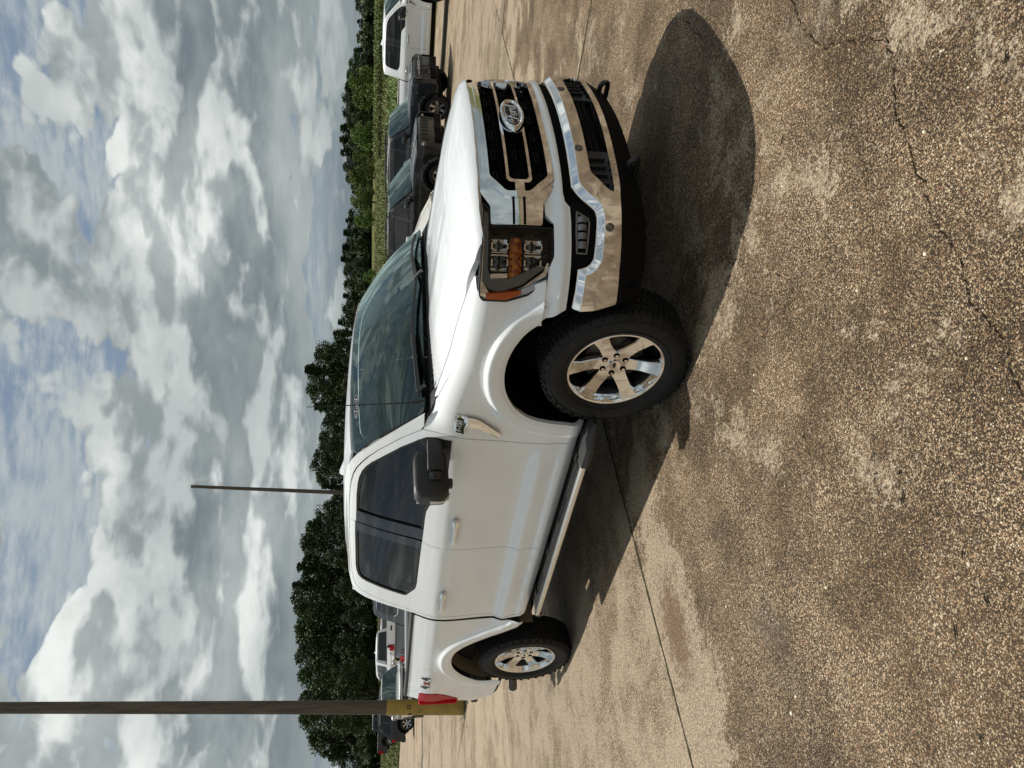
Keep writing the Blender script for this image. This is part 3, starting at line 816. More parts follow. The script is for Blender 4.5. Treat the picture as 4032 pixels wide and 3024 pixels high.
        for x in (-.75, -1.85, -2.45): g.box((x, sg*.90, .475), (.09, .22, .05), .01)
        tag(g.build('step_bracket', UNDER, st), kind='stuff')
    # ---- hood
    HX = [-.45]+[-.34, -.28, -.2, -.1, 0, .1, .2, .3, .4]+[.48, .60, .72, .95]
    HZ = [FEND_EDGE(v)[1]+.003 for v in HX[1:10]]; HZ = [HZ[0]+.02]+HZ+[1.258, 1.228, 1.216, 1.22]
    HC = sint([-.45, -.3, 0, .3, .55, .7, .8, .87, .95], [1.405, 1.402, 1.385, 1.360, 1.333, 1.312, 1.290, 1.262, 1.225], .05); HE = sint(HX, HZ, .035)
    HN = sint([-.1, 0, .15, .3, .5, .63, .74, .845], [.903, .905, .902, .893, .865, .817, .750, .645], .03)
    def HOOD(x, y):
        x = np.asarray(x, float); y = np.asarray(y, float); a = np.abs(y)
        zc = HC(x); ze = HE(x)
        w = np.clip(a/.845, 0, 1)
        z = zc+(ze-zc)*w**2.2
        z = z+.013*ss(.74, .54, a)*ss(.85, .55, x)*ss(-.45, -.1, x)*1.0-.009*ss(.38, .18, a)*ss(.75, .3, x)+.004*np.exp(-((a-.70)/.08)**2)*ss(.6, .2, x)*ss(-.42, -.2, x)
        e = HN(a)-x
        z = z-.034*np.exp(-np.clip(e, -.02, None)/.030)
        return (x, y, z)
    hy = np.linspace(-.80, .80, 41); fx = np.interp(abs(hy), [0, .15, .3, .5, .63, .74, .80], [.905, .902, .893, .865, .817, .750, .695])
    hp = [(float(x), float(y)) for x, y in zip(fx, hy)]+[(.60, .838), (.50, .842), (.40, .843), (.1, .843), (-.28, .840), (-.33, .82)]
    hp += [(-.36+.16*(1-(y/.80)**2), float(y)) for y in np.linspace(.78, -.78, 21)]+[(-.33, -.82), (-.28, -.840), (.1, -.843), (.40, -.843), (.50, -.842), (.60, -.838)]
    P('hood', hp, HOOD, WHITE, UP, res=.035, thick=.032)
    # ---- cowl, wipers, windshield, roof
    def COWL(x, y):
        x = np.asarray(x, float); y = np.asarray(y, float); return (x, y, 1.350+.028*(1-(y/.9)**2)+.36*np.clip(-.31+.16*(1-(y/.84)**2)-x, 0, .21))
    g = G()
    cw = [(-.30+.16*(1-(y/.84)**2), float(y)) for y in np.linspace(-.86, .86, 17)]+[(-.50+.26*(1-(y/.90)**2), float(y)) for y in np.linspace(.89, -.89, 17)]
    co = P('cowl', cw, COWL, PLASTIC, UP, res=.06)
    g = G()
    for i in range(46):
        y = -.78+1.56*i/45; x = -.30+.19*(1-(y/.88)**2)
        g.box((x-.085, y, float(COWL(x-.085, y)[2])+.003), (.075, .008, .010), 0, Matrix.Rotation(R(35), 3, 'Z') @ Matrix.Rotation(R(18), 3, 'Y'))
    g.build('cowl_slats', PLASTIC, co)
    def WS(a, t):
        a = np.asarray(a, float); t = np.asarray(t, float)
        bx, by, bz = -.235-.225*a**2, .893*a, 1.425+.012*(1-a*a)
        tx, ty, tz = -.905-.125*a**2, .752*a, 1.852+.036*(1-a*a)
        bl = np.sin(np.clip(t, 0, 1)*math.pi)
        return (bx+(tx-bx)*t+.022*bl, by+(ty-by)*t+.012*bl*a, bz+(tz-bz)*t+.022*bl)
    wsp = [(-1, 0), (1, 0), (1, 1), (-1, 1)]
    ws = link('windshield', panel(rounded(wsp, .06), WS, (1, 0, .6), res=.08, rim=False), WSGLASS, root)
    fr = link('windshield_frit', panel(rounded(wsp, .06), lambda a, t: tuple(np.array(WS(a, t))+np.array([[-.006], [0], [-.006]])) if np.ndim(a) == 1 else WS(a, t), (1, 0, .6), holes=[rounded([(-.90, .075), (.90, .075), (.905, .925), (-.905, .925)], .08)], res=.08, rim=False), SEAM, ws)
    # the stickers on the glass
    o = empty; cx, ct = -.62, .90
    def wsx(u, v):   # local plane on the upper near side of the windshield
        q = np.array([WS(cx, ct)[i] for i in range(3)]); e = .01
        ta = np.array(WS(cx-e, ct))-np.array(WS(cx+e, ct)); ta /= np.linalg.norm(ta)
        tt = np.array(WS(cx, ct+e))-np.array(WS(cx, ct-e)); tt /= np.linalg.norm(tt)
        return q, -ta, tt
    q, ta, tt = wsx(0, 0); nn = np.cross(ta, tt)
    pl = lambda u, v, d=.002: tuple(q+ta*u+tt*v+nn*d)
    g = strokes(FORD, .003, lambda x, y: pl(x*.14, y*.14)); g.tube([pl(.085*math.cos(2*math.pi*i/28), .032*math.sin(2*math.pi*i/28)) for i in range(29)], .0022, 4, cap=False)
    g.build('glass_sticker', GREYPRINT, ws)
    for k, (y0, y1, xo) in enumerate(((-.80, .02, .0), (.02, .72, .02))):
        g = G()
        pt = [tuple(np.array(WS(-(y0+(y1-y0)*t)/.89*-1, .035+.05*math.sin(t*math.pi)))+np.array([.012, 0, .016])) for t in np.linspace(0, 1, 9)]
        g.tube(pt, .009, 6); ar = [tuple(np.array(pt[0])+np.array([.09, 0, -.03])), tuple(np.array(pt[0])+np.array([.04, .0, .004])), pt[4]]
        g.tube(ar, .013, 8)
        g.build('wiper', PLASTIC, root)
    RC = sint([-2.93, -2.86, -2.78, -2.65, -2.4, -2.0, -1.6, -1.3, -1.1, -.95, -.85], [1.865, 1.912, 1.938, 1.955, 1.966, 1.966, 1.955, 1.937, 1.918, 1.897, 1.880], .03)
    def ROOF(x, y):
        x = np.asarray(x, float); a = np.abs(np.asarray(y, float))
        zc = RC(x)
        return (x, np.asarray(y, float), zc-.040*(a/.71)**2.6+.006*np.exp(-((a-.52)/.04)**2)*ss(-.95, -1.3, x))
    yy = np.linspace(-.715, .715, 25)
    rp = [(-.900-.135*(y/.715)**2, float(y)) for y in yy]+[(-1.3, .712), (-1.8, .707), (-2.5, .705), (-2.74, .700)]+[(-2.90+.05*(abs(y)/.6)**3, float(y)) for y in np.linspace(.68, -.68, 15)]+[(-2.74, -.700), (-2.5, -.705), (-1.8, -.707), (-1.3, -.712)]
    P('roof', rp, ROOF, WHITE, UP, res=.05, thick=.02)
    g = G(); g.prism([(-2.02, 0), (-2.24, 0), (-2.235, .05), (-2.21, .058)], -.028, .028, lambda u, v, d: (u, d*(1-.6*v/.06), 1.962+v)); g.build('roof_fin', WHITE, root)
    # ---- cab rear wall
    g = G(); g.prism([(-.88, .9), (.88, .9), (.92, 1.30), (.84, 1.60), (.70, 1.905), (-.70, 1.905), (-.84, 1.60), (-.92, 1.30)], -2.85, -2.82, lambda u, v, d: (d, u, v)); cr = g.build('cab_rear_wall', WHITE, root)
    g = G(); g.prism(rounded([(-.74, 1.44), (.74, 1.44), (.66, 1.83), (-.66, 1.83)], .05), -2.862, -2.851, lambda u, v, d: (d, u, v)); g.build('rear_window', GLOSSB, cr)
    g = G(); g.box((-2.87, 0, 1.88), (.03, .34, .035), .008); g.build('brake_lamp', REDLENS, cr)
    # ---- bed, tailgate, rear bumper
    g = G(); g.box((-3.76, 0, .84), (1.70, 1.50, .03)); g.box((-2.91, 0, 1.10), (.03, 1.72, .55)); [g.box((-3.77, s_*.80, 1.13), (1.70, .03, .58)) for s_ in both]; g.build('bed_liner', UNDER, root)
    g = G(); g.box((-4.665, 0, 1.125), (.055, 1.55, .56), .015); g.box((-4.66, 0, 1.425), (.07, 1.72, .04), .012); tg = g.build('tailgate', WHITE, root)
    g = G(); g.box((-4.705, 0, 1.25), (.02, .24, .07), .008); g.build('tailgate_handle', PLASTIC, tg)
    g = G(); g.box((-4.80, 0, .68), (.16, 1.62, .22), .04); rb = g.build('rear_bumper', CHROME, root)
    g = G(); g.box((-4.81, 0, .80), (.18, 1.70, .03), .01); [g.box((-4.80, s_*.875, .76), (.10, .06, .075), .02) for s_ in both]; g.build('bumper_pad', PLASTIC, rb)
    g = G(); g.box((-4.88, 0, .72), (.02, .32, .15), .006); g.build('plate_recess', DARK, rb)
    # ---- front: grille
    surG = PG.surf
    prg = lambda q, z: -.035*np.clip((np.asarray(z)-1.0)/.2, -1, 1)**2*0-.020*np.clip(np.asarray(z)-1.02, 0, None)/.18
    op = [(.492, 1.158), (.588, 1.078), (.588, .957), (.492, .858)]
    outer = [(.585, 1.202), (.655, 1.155), (.736, 1.153), (.736, .902), (.640, .894), (.556, .842)]
    ring = Plan.Q(PG, sym(op))
    gr = P('grille_surround', rounded(PG.Q(sym(outer)), .012), surG(.004, prg), CHROME, FRONT, holes=[rounded(ring, .02)], res=.03, thick=.035)
    ri = offset(rounded(ring, .02), .0)
    # raised bright rim round the opening
    link('grille_rim', panel(rounded(PG.Q(sym([(y+.024, z+(.024 if z > 1 else -.024)) if z > 1.1 or z < .9 else (y+.026, z) for y, z in op])), .02), surG(.016, prg), FRONT, holes=[offset(rounded(ring, .02), .004)], res=.03, thick=.03), CHROME, gr)
    link('grille_back', panel(PG.Q(sym([(.60, 1.17), (.60, .845)])), surG(-.075), FRONT, res=.06, rim=False), DARK, gr)
    g = G()
    for zz in np.linspace(.875, 1.145, 10):     # fine mesh bars in the dark
        g.tube([(*PG.at(PG.sy(y), -.055)[:1], -PG.at(PG.sy(y), -.055)[1], zz) for y in np.linspace(-.57, .57, 15)], .006, 4)
    for y in np.linspace(-.56, .56, 29):
        x, yq = PG.at(PG.sy(y), -.058); g.tube([(x, -yq, .86), (x, -yq, 1.155)], .005, 4)
    tag(g.build('grille_mesh', DARK, gr), kind='stuff')
    for (z0, ys) in ((1.118, (-.46, -.28, -.095, .095, .28, .46)), (1.005, (-.44, -.27, .27, .44, .15)), (.892, (-.46, -.28, -.095, .095, .28, .46))):
        for y in ys:
            q = [(y-.040, z0-.011), (y+.040, z0-.011), (y+.040, z0+.011), (y-.040, z0+.011)]
            link('grille_slot', panel(PG.Q(q), surG(-.038), FRONT, holes=[PG.Q([(y-.034, z0-.006), (y+.034, z0-.006), (y+.034, z0+.006), (y-.034, z0+.006)])], res=.04, thick=.015), mat('slot_grey', (.011, .011, .012), .7, spec=.12), gr)
    # centre loop
    lo_o = rounded(PG.Q(sym([(.512, 1.071), (.530, 1.055), (.530, .958), (.512, .942)])), .012)
    lo_i = rounded(PG.Q(sym([(.495, 1.057), (.512, 1.043), (.512, .970), (.495, .956)])), .012)
    link('grille_bar', panel(lo_o, surG(.006), FRONT, holes=[lo_i], res=.03, thick=.05), CHROME, gr)
    for s_ in both:
        link('grille_bar', panel(PG.Q([(s_*.53, 1.030), (s_*.60, 1.030), (s_*.60, .983), (s_*.53, .983)]), surG(.008), FRONT, res=.03, thick=.03), CHROME, gr)
        for zz in (1.042, .988):
            link('arm_groove', panel(PG.Q([(s_*.592, zz+.006), (s_*.734, zz+.006), (s_*.734, zz-.006), (s_*.592, zz-.006)]), surG(.0062), FRONT, res=.04, rim=False), DARK, gr)
    # badge oval
    em = empty('brand_emblem'); COL.objects.unlink(em); bpy.data.objects.remove(em)
    cz = 1.003
    def oval(a, b, d, n=48): return [(a*math.cos(2*math.pi*i/n), b*math.sin(2*math.pi*i/n)) for i in range(n)], d
    g = G(); k0 = 0; n = 56
    for (a, b, x) in ((.158, .066, .905), (.158, .066, .932), (.152, .062, .944), (.140, .054, .949), (.122, .044, .944), (.118, .042, .938), (0, 0, .940)):
        for i in range(n): g.v.append((x, -a*math.cos(2*math.pi*i/n), cz+b*math.sin(2*math.pi*i/n)))
    for k in range(6):
        for i in range(n): g.f.append((k*n+i, k*n+(i+1) % n, (k+1)*n+(i+1) % n, (k+1)*n+i))
    emb = g.build('emblem', CHROME, root, angle=30)
    g = G(); g.prism(oval(.119, .0425, 0)[0], .938, .9445, lambda u, v, d: (d, -u, cz+v)); g.build('emblem_field', BLUEOVAL, emb)
    g = strokes(FORD, .0036, lambda x, y: (.9455, x*.19, cz+.003+y*.185)); g.tube([(.9455, -.112*math.cos(2*math.pi*i/40), cz+.0375*math.sin(2*math.pi*i/40)) for i in range(41)], .0016, 4, cap=False)
    g.build('emblem_lettering', mat('emblem_silver', (.75, .75, .76), .2, .8), emb)
    # ---- black seam panel behind everything at the front
    P('front_backing', PG.Q(sym([(.60, 1.235), (.88, 1.215), (.93, 1.20), (.93, .86), (.90, .80), (.60, .80)])), surG(-.085), DARK, FRONT, res=.06, rim=False)
    # ---- headlights
    for s_ in both:
        fl = 1 if s_ > 0 else -1
        W = lambda pts: PG.Q([(y, z) for y, z in pts])
        hl_o = W([(.640, 1.192), (.676, 1.158), (.741, 1.155), (.741, .849), (.868, .847), (.897, .864), (.928, .955), (.938, 1.060), (.9375, 1.180), (.932, 1.198), (.915, 1.203)])
        rounded_o = rounded(hl_o, .01)
        h = link('headlight', panel(rounded_o, surG(-.085), FRONT, flip=fl, res=.04, rim=False), mat('lamp_black', (.008, .008, .009), .3), root)
        link('lamp_bezel', panel(rounded_o, surG(.0), FRONT, holes=[offset(rounded_o, .006)], flip=fl, res=.03, thick=.09), SEAM, h)
        # chrome edge along top and outer side
        link('lamp_bright_edge', panel(W([(.660, 1.196), (.915, 1.199), (.931, 1.194), (.9345, 1.16), (.926, 1.15), (.905, 1.188), (.665, 1.186)]), surG(-.012), FRONT, flip=fl, res=.03, thick=.02), CHROME, h)
        link('lamp_bright_edge', panel(W([(.866, .8505), (.896, .866), (.925, .975), (.915, .981), (.884, .886), (.860, .869)]), surG(-.02), FRONT, flip=fl, res=.02, thick=.02), CHROME, h)
        # grey C shaped tube
        link('running_light', panel(rounded(W([(.668, 1.184), (.905, 1.187), (.921, 1.150), (.925, 1.095), (.910, .985), (.872, .878), (.865, .905), (.888, .99), (.900, 1.055), (.895, 1.150), (.878, 1.164), (.690, 1.164)]), .006), surG(-.018), FRONT, flip=fl, res=.025, thick=.03), GREYTRIM, h)
        link('side_marker', panel(rounded(W([(.927, 1.165), (.9372, 1.162), (.9375, 1.072), (.926, .990), (.920, .990), (.925, 1.092)]), .003), surG(-.006), FRONT, flip=fl, res=.015, thick=.03), ORANGE, h)
        # amber lens, four bright brackets
        link('turn_signal', panel(rounded(W([(.782, 1.058), (.782, 1.000), (.898, .992), (.903, 1.058)]), .02), surG(-.040, lambda q_, z_: .020*np.cos((np.asarray(z_)-1.027)*44)), FRONT, flip=fl, res=.010, thick=.04), AMBER, h)
        for (y0, y1, za, zb) in ((.785, .836, 1.150, 1.066), (.841, .886, 1.148, 1.064), (.785, .836, .988, .898), (.841, .884, .986, .900)):
            q = rounded(W([(y0, za), (y1, za), (y1, zb), (y0, zb)]), .006)
            link('lamp_bracket', panel(q, surG(-.022, lambda q_, z_, q=q: .010*np.cos((np.asarray(q_)-np.mean([p[0] for p in q]))*60)), FRONT, holes=[offset(q, .007)], flip=fl, res=.012, thick=.060), CHROME, h)
            ym = (y0+y1)/2
            link('projector', panel(offset(q, .006), surG(-.068, lambda q_, z_, q=q, zm=(za+zb)/2: .022*np.cos((np.asarray(q_)-np.mean([p[0] for p in q]))*55)*np.cos((np.asarray(z_)-zm)*34)), FRONT, flip=fl, res=.010, rim=False), mat('projector_glass', (.03, .032, .035), .05, coat=1.0), h)
            link('projector_rib', panel(W([(y0+.005, (za+zb)/2+.003), (y1-.004, (za+zb)/2+.003), (y1-.004, (za+zb)/2-.003), (y0+.005, (za+zb)/2-.003)]), surG(-.040), FRONT, flip=fl, res=.03, thick=.01), DARK, h)
        link('lamp_bracket', panel(W([(.890, 1.148), (.900, 1.148), (.897, 1.064), (.888, 1.064)]), surG(-.012), FRONT, flip=fl, res=.02, thick=.03), CHROME, h)
        link('lamp_lens', panel(offset(rounded_o, .004), surG(.003), FRONT, flip=fl, res=.04, rim=False), LENS, h)
    # ---- white band, black slot, chrome bumper
    edge = [(PF.sx(x), z) for x, z in ((.432, .80), (.41, .757))]
    fb = PF.Q([(.30, .858), (.512, .852), (.552, .838), (.640, .888), (.70, .884), (.741, .845), (.868, .843), (.90, .861)])+[(PF.sx(.520), .868), (PF.sx(.42), .868), (PF.sx(.316), .868), (PF.sx(.345), .845), (PF.sx(.38), .806), (PF.sx(.412), .760)]+PF.Q([(.93, .762), (.74, .763), (.668, .766), (.642, .790), (.60, .798), (.30, .792)])
    half = fb; full = [(-s, z) for s, z in half[::-1]]+half
    full = full[:]
    fb = half+[(-s, z) for s, z in half[::-1]]
    prf = lambda q, z: .012*np.exp(-((np.asarray(z)-.815)/.025)**2)-.026*ss(.79, .86, z)
    P('front_panel', fb, PF.surf(.0, prf), WHITE, FRONT, res=.03, thick=.03)
    P('bumper_slot', PB.Q(sym([(.60, .81), (.95, .775), (.95, .70), (.60, .72)])), PB.surf(-.065), DARK, FRONT, res=.06, rim=False)
    BT = None
    topb = [(.30, .748), (.545, .752), (.585, .746), (.640, .712), (.700, .652), (.722, .642), (.760, .638), (.880, .648), (.905, .657), (.921, .681), (.930, .726)]
    topb = catmull(topb, 5)
    BT = PB.Q([(-.1, .749)]+topb)+[(PB.sx(.40), .730)]
    def prb(q, z):
        q = np.asarray(q, float); z = np.asarray(z, float); sh = q.shape
        d = dist_poly(np.column_stack([np.abs(q).ravel(), z.ravel()]), BT, False).reshape(sh)
        return -.034*np.clip(1-d/.034, 0, 1)-.06*np.clip(.62-z, 0, None)
    bex = [(sg*s_, z_) for sg in (1, -1) for o_ in (.008, .016, .025, .032, .036, .045) for (s_, z_) in [tuple(np.array(p)+o_*np.array(nv)) for p, nv in zip(densify(BT, .012)[:-4], NB(densify(BT, .012)))]]
    ob = PB.Q(topb)+[(PB.sx(.42), .730), (PB.sx(.432), .62), (PB.sx(.47), .515)]+PB.Q([(.93, .524), (.80, .521), (.660, .516), (.56, .507), (.30, .503)])
    fullb = rounded(ob+[(-s, z) for s, z in ob[::-1]], .012, 3)
    hole = rounded(PB.Q(sym([(.482, .652), (.505, .645), (.600, .572), (.612, .549), (.600, .541), (.27, .537)])), .008)
    bu = P('front_bumper', fullb, PB.surf(0, prb), CHROME, FRONT, holes=[hole], res=.03, thick=.04, extra=bex)
    link('bumper_grille', panel(PB.Q(sym([(.63, .66), (.63, .53)])), PB.surf(-.075), FRONT, res=.05, rim=False), DARK, bu)
    g = G()
    for s_ in both:
        for y in (.36, .42, .48, .54):
            x, yq = PB.at(PB.sy(y), -.035); g.box((x, -s_*yq, .60), (.02, .010, .10), .002)
        x, yq = PB.at(PB.sy(.45), -.05); 
    tag(g.build('bumper_ribs', PLASTIC, bu), kind='stuff')
    for s_ in both: link('bumper_insert', panel(PB.Q([(s_*.285, .65), (s_*.60, .65), (s_*.60, .54), (s_*.285, .54)]), PB.surf(-.045), FRONT, res=.05, thick=.03), PLASTIC, bu)
    g = G(); [g.box((.885, 0, zz), (.02, .56, .008), .001) for zz in (.565, .595, .625)]; g.build('bumper_shutter', UNDER, bu)
    for y, z in ((.322, .690), (.788, .580), (-.322, .690), (-.788, .580)):
        x, yq = PB.at(PB.sy(y), .001); nx = np.interp(PB.sy(y), PB.s, PB.n[:, 0]); ny = np.interp(PB.sy(y), PB.s, PB.n[:, 1])
        g = G(); g.lathe([(0, .0055), (.0115, .005), (.0125, .002), (.0135, .0)], 20, 'z'); g.lathe([(.0155, .0), (.0165, .0045), (.0205, .004), (.0215, 0)], 20, 'z')
        o = g.build('park_sensor', SENSOR, bu); xd = Vector((0, 0, 1)); nn = Vector((nx, -ny, 0)); frame(o, (x, -yq, z), xd, nn.cross(xd))
    for s_ in both:
        fl = 1 if s_ > 0 else -1
        fp = PB.Q([(.655, .765), (.930, .765), (.925, .680), (.90, .650), (.72, .636), (.69, .66), (.64, .72)])
        f = link('fog_light', panel(fp, PB.surf(-.060), FRONT, flip=fl, res=.04, rim=False), DULLB, bu)
        q = rounded(PB.Q([(.700, .735), (.80, .740), (.885, .735), (.885, .680), (.76, .665), (.735, .675)]), .008)
        link('fog_rim', panel(q, PB.surf(-.050), FRONT, holes=[offset(q, .008)], flip=fl, res=.03, thick=.01), GREYTRIM, bu)
        for k in range(4): 
            y = .735+.035*k; link('fog_lens', panel(PB.Q([(y, .730), (y+.026, .730), (y+.026, .685), (y, .680)]), PB.surf(-.052, lambda q, z, y=y: .02*np.sin((np.asarray(z)-.68)*60)), FRONT, flip=fl, res=.02, thick=.01), mat('fog_glass', (.16, .16, .155), .12, .5, coat=.6), bu)
        g = G(); g.tube(catmull([(.80, -s_*.42, .435), (.92, -s_*.42, .440), (.950, -s_*.42, .425), (.955, -s_*.42, .405), (.92, -s_*.42, .395), (.80, -s_*.42, .40)], 4), .015, 8); g.build('tow_hook', mat('hook_black', (.010, .010, .010), .35), root)
    prv = lambda q, z: -.9*np.clip(.50-np.asarray(z), 0, None)*.55
    va = PB.Q([(.30, .508), (.56, .510), (.66, .519), (.80, .524), (.93, .527)])+[(PB.sx(.455), .518), (PB.sx(.50), .385)]+PB.Q([(.90, .372), (.75, .375), (.50, .385), (.25, .392)])
    P('front_valance', va+[(-s, z) for s, z in va[::-1]], PB.surf(-.012, prv), DULLB, FRONT, res=.04, thick=.05)
    # ---- underside, antenna, exhaust, interior
    g = G(); g.box((-1.9, 0, .50), (5.3, 1.02, .20), .02); g.box((-1.75, 0, .53), (2.2, 1.80, .10), .02); g.box((.35, 0, .80), (.9, 1.02, .5), .02); g.box((-4.4, 0, .72), (.5, 1.5, .16), .02)
    [g.box((-1.75, s_*.62, .42), (5.0, .10, .14), .01) for s_ in both]; g.box((-3.694, 0, .41), (.14, 1.5, .12), .03); g.box((0, 0, .40), (.12, 1.5, .10), .03); g.build('chassis', UNDER, root)
    g = G(); g.tube([(-3.9, -.66, .45), (-4.35, -.70, .43), (-4.62, -.80, .385), (-4.70, -.83, .378)], .042, 14); g.build('exhaust_pipe', STEEL, root)
    g = G(); g.box((-4.05, -.86, .50), (.02, .22, .25), .004); g.build('mud_guard', PLASTIC, root)
    g = G(); g.tube([(-.385, -.865, 1.425), (-.400, -.872, 1.50)], .009, 8); g.tube([(-.40, -.872, 1.50), (-.415, -.88, 1.80), (-.425, -.89, 2.085)], [.0042, .0034, .0026], 6); g.build('aerial', PLASTIC, root)
    g = G()
    g.box((-.62, 0, 1.26), (.55, 1.60, .14), .05)
    for s_ in both:
        g.box((-1.55, s_*.40, .98), (.55, .56, .16), .05); g.box((-1.80, s_*.40, 1.28), (.16, .52, .56), .06, Matrix.Rotation(R(-12), 3, 'Y')); g.box((-1.87, s_*.40, 1.64), (.10, .28, .17), .04)
    g.box((-2.45, 0, .98), (.5, 1.5, .16), .05); g.box((-2.68, 0, 1.28), (.14, 1.45, .55), .05); g.box((-1.7, 0, .78), (2.2, 1.66, .04)); g.box((-1.3, 0, 1.02), (.8, .22, .2), .03)
    it = g.build('cabin', INTERIOR, root)
    g = G(); g.tube([(-1.02+.05*math.sin(2*math.pi*i/24), .40+.19*math.cos(2*math.pi*i/24), 1.24+.18*math.sin(2*math.pi*i/24)) for i in range(25)], .015, 6, cap=False); g.build('steering_wheel', PLASTIC, it)
    g = G(); g.box((-.98, 0, 1.765), (.03, .24, .065), .015); g.build('rear_view_mirror', PLASTIC, it)
    for (x, y, left) in ((0, -.872, 0), (-3.694, -.872, 0), (0, .872, 1), (-3.694, .872, 1)): wheel_parts(root, x, y, .410, left)
    return root
mat('decal_dark', (.022, .026, .030), .4)
truck = build_truck()
tag(truck, 'white crew cab pickup truck with chrome grille and bumper filling the foreground', 'pickup truck')

# ------------------------------------------------------------------ the ground
FH = np.array([math.cos(YAW), math.sin(YAW)]); RH = np.array([math.sin(YAW), -math.cos(YAW)])
C2 = np.array([CAM.x, CAM.y])
def DL(x, y):
    dx, dy = np.asarray(x, float)-C2[0], np.asarray(y, float)-C2[1]
    return dx*FH[0]+dy*FH[1], dx*RH[0]+dy*RH[1]
def XY(D, L): return C2[0]+FH[0]*D+RH[0]*L, C2[1]+FH[1]*D+RH[1]*L
def spot(rawy, D):           # ground point at distance D in the direction of a picture row
    return XY(D, ((3024-rawy)-1512)/3031.7*D)
def edgeD(L): return np.clip(38.5-0.84*np.asarray(L, float), 27.0, 120.0)
def hz(x, y):
    D, L = DL(x, y); e = edgeD(L)
    pav = 0.010*np.clip(np.minimum(D, e)-19, 0, None)
    fld = np.clip(D-e, 0, None)*np.where(L < -25, .052, .043)
    far = np.clip(D-260, 0, None)*.02
    return pav+fld-far

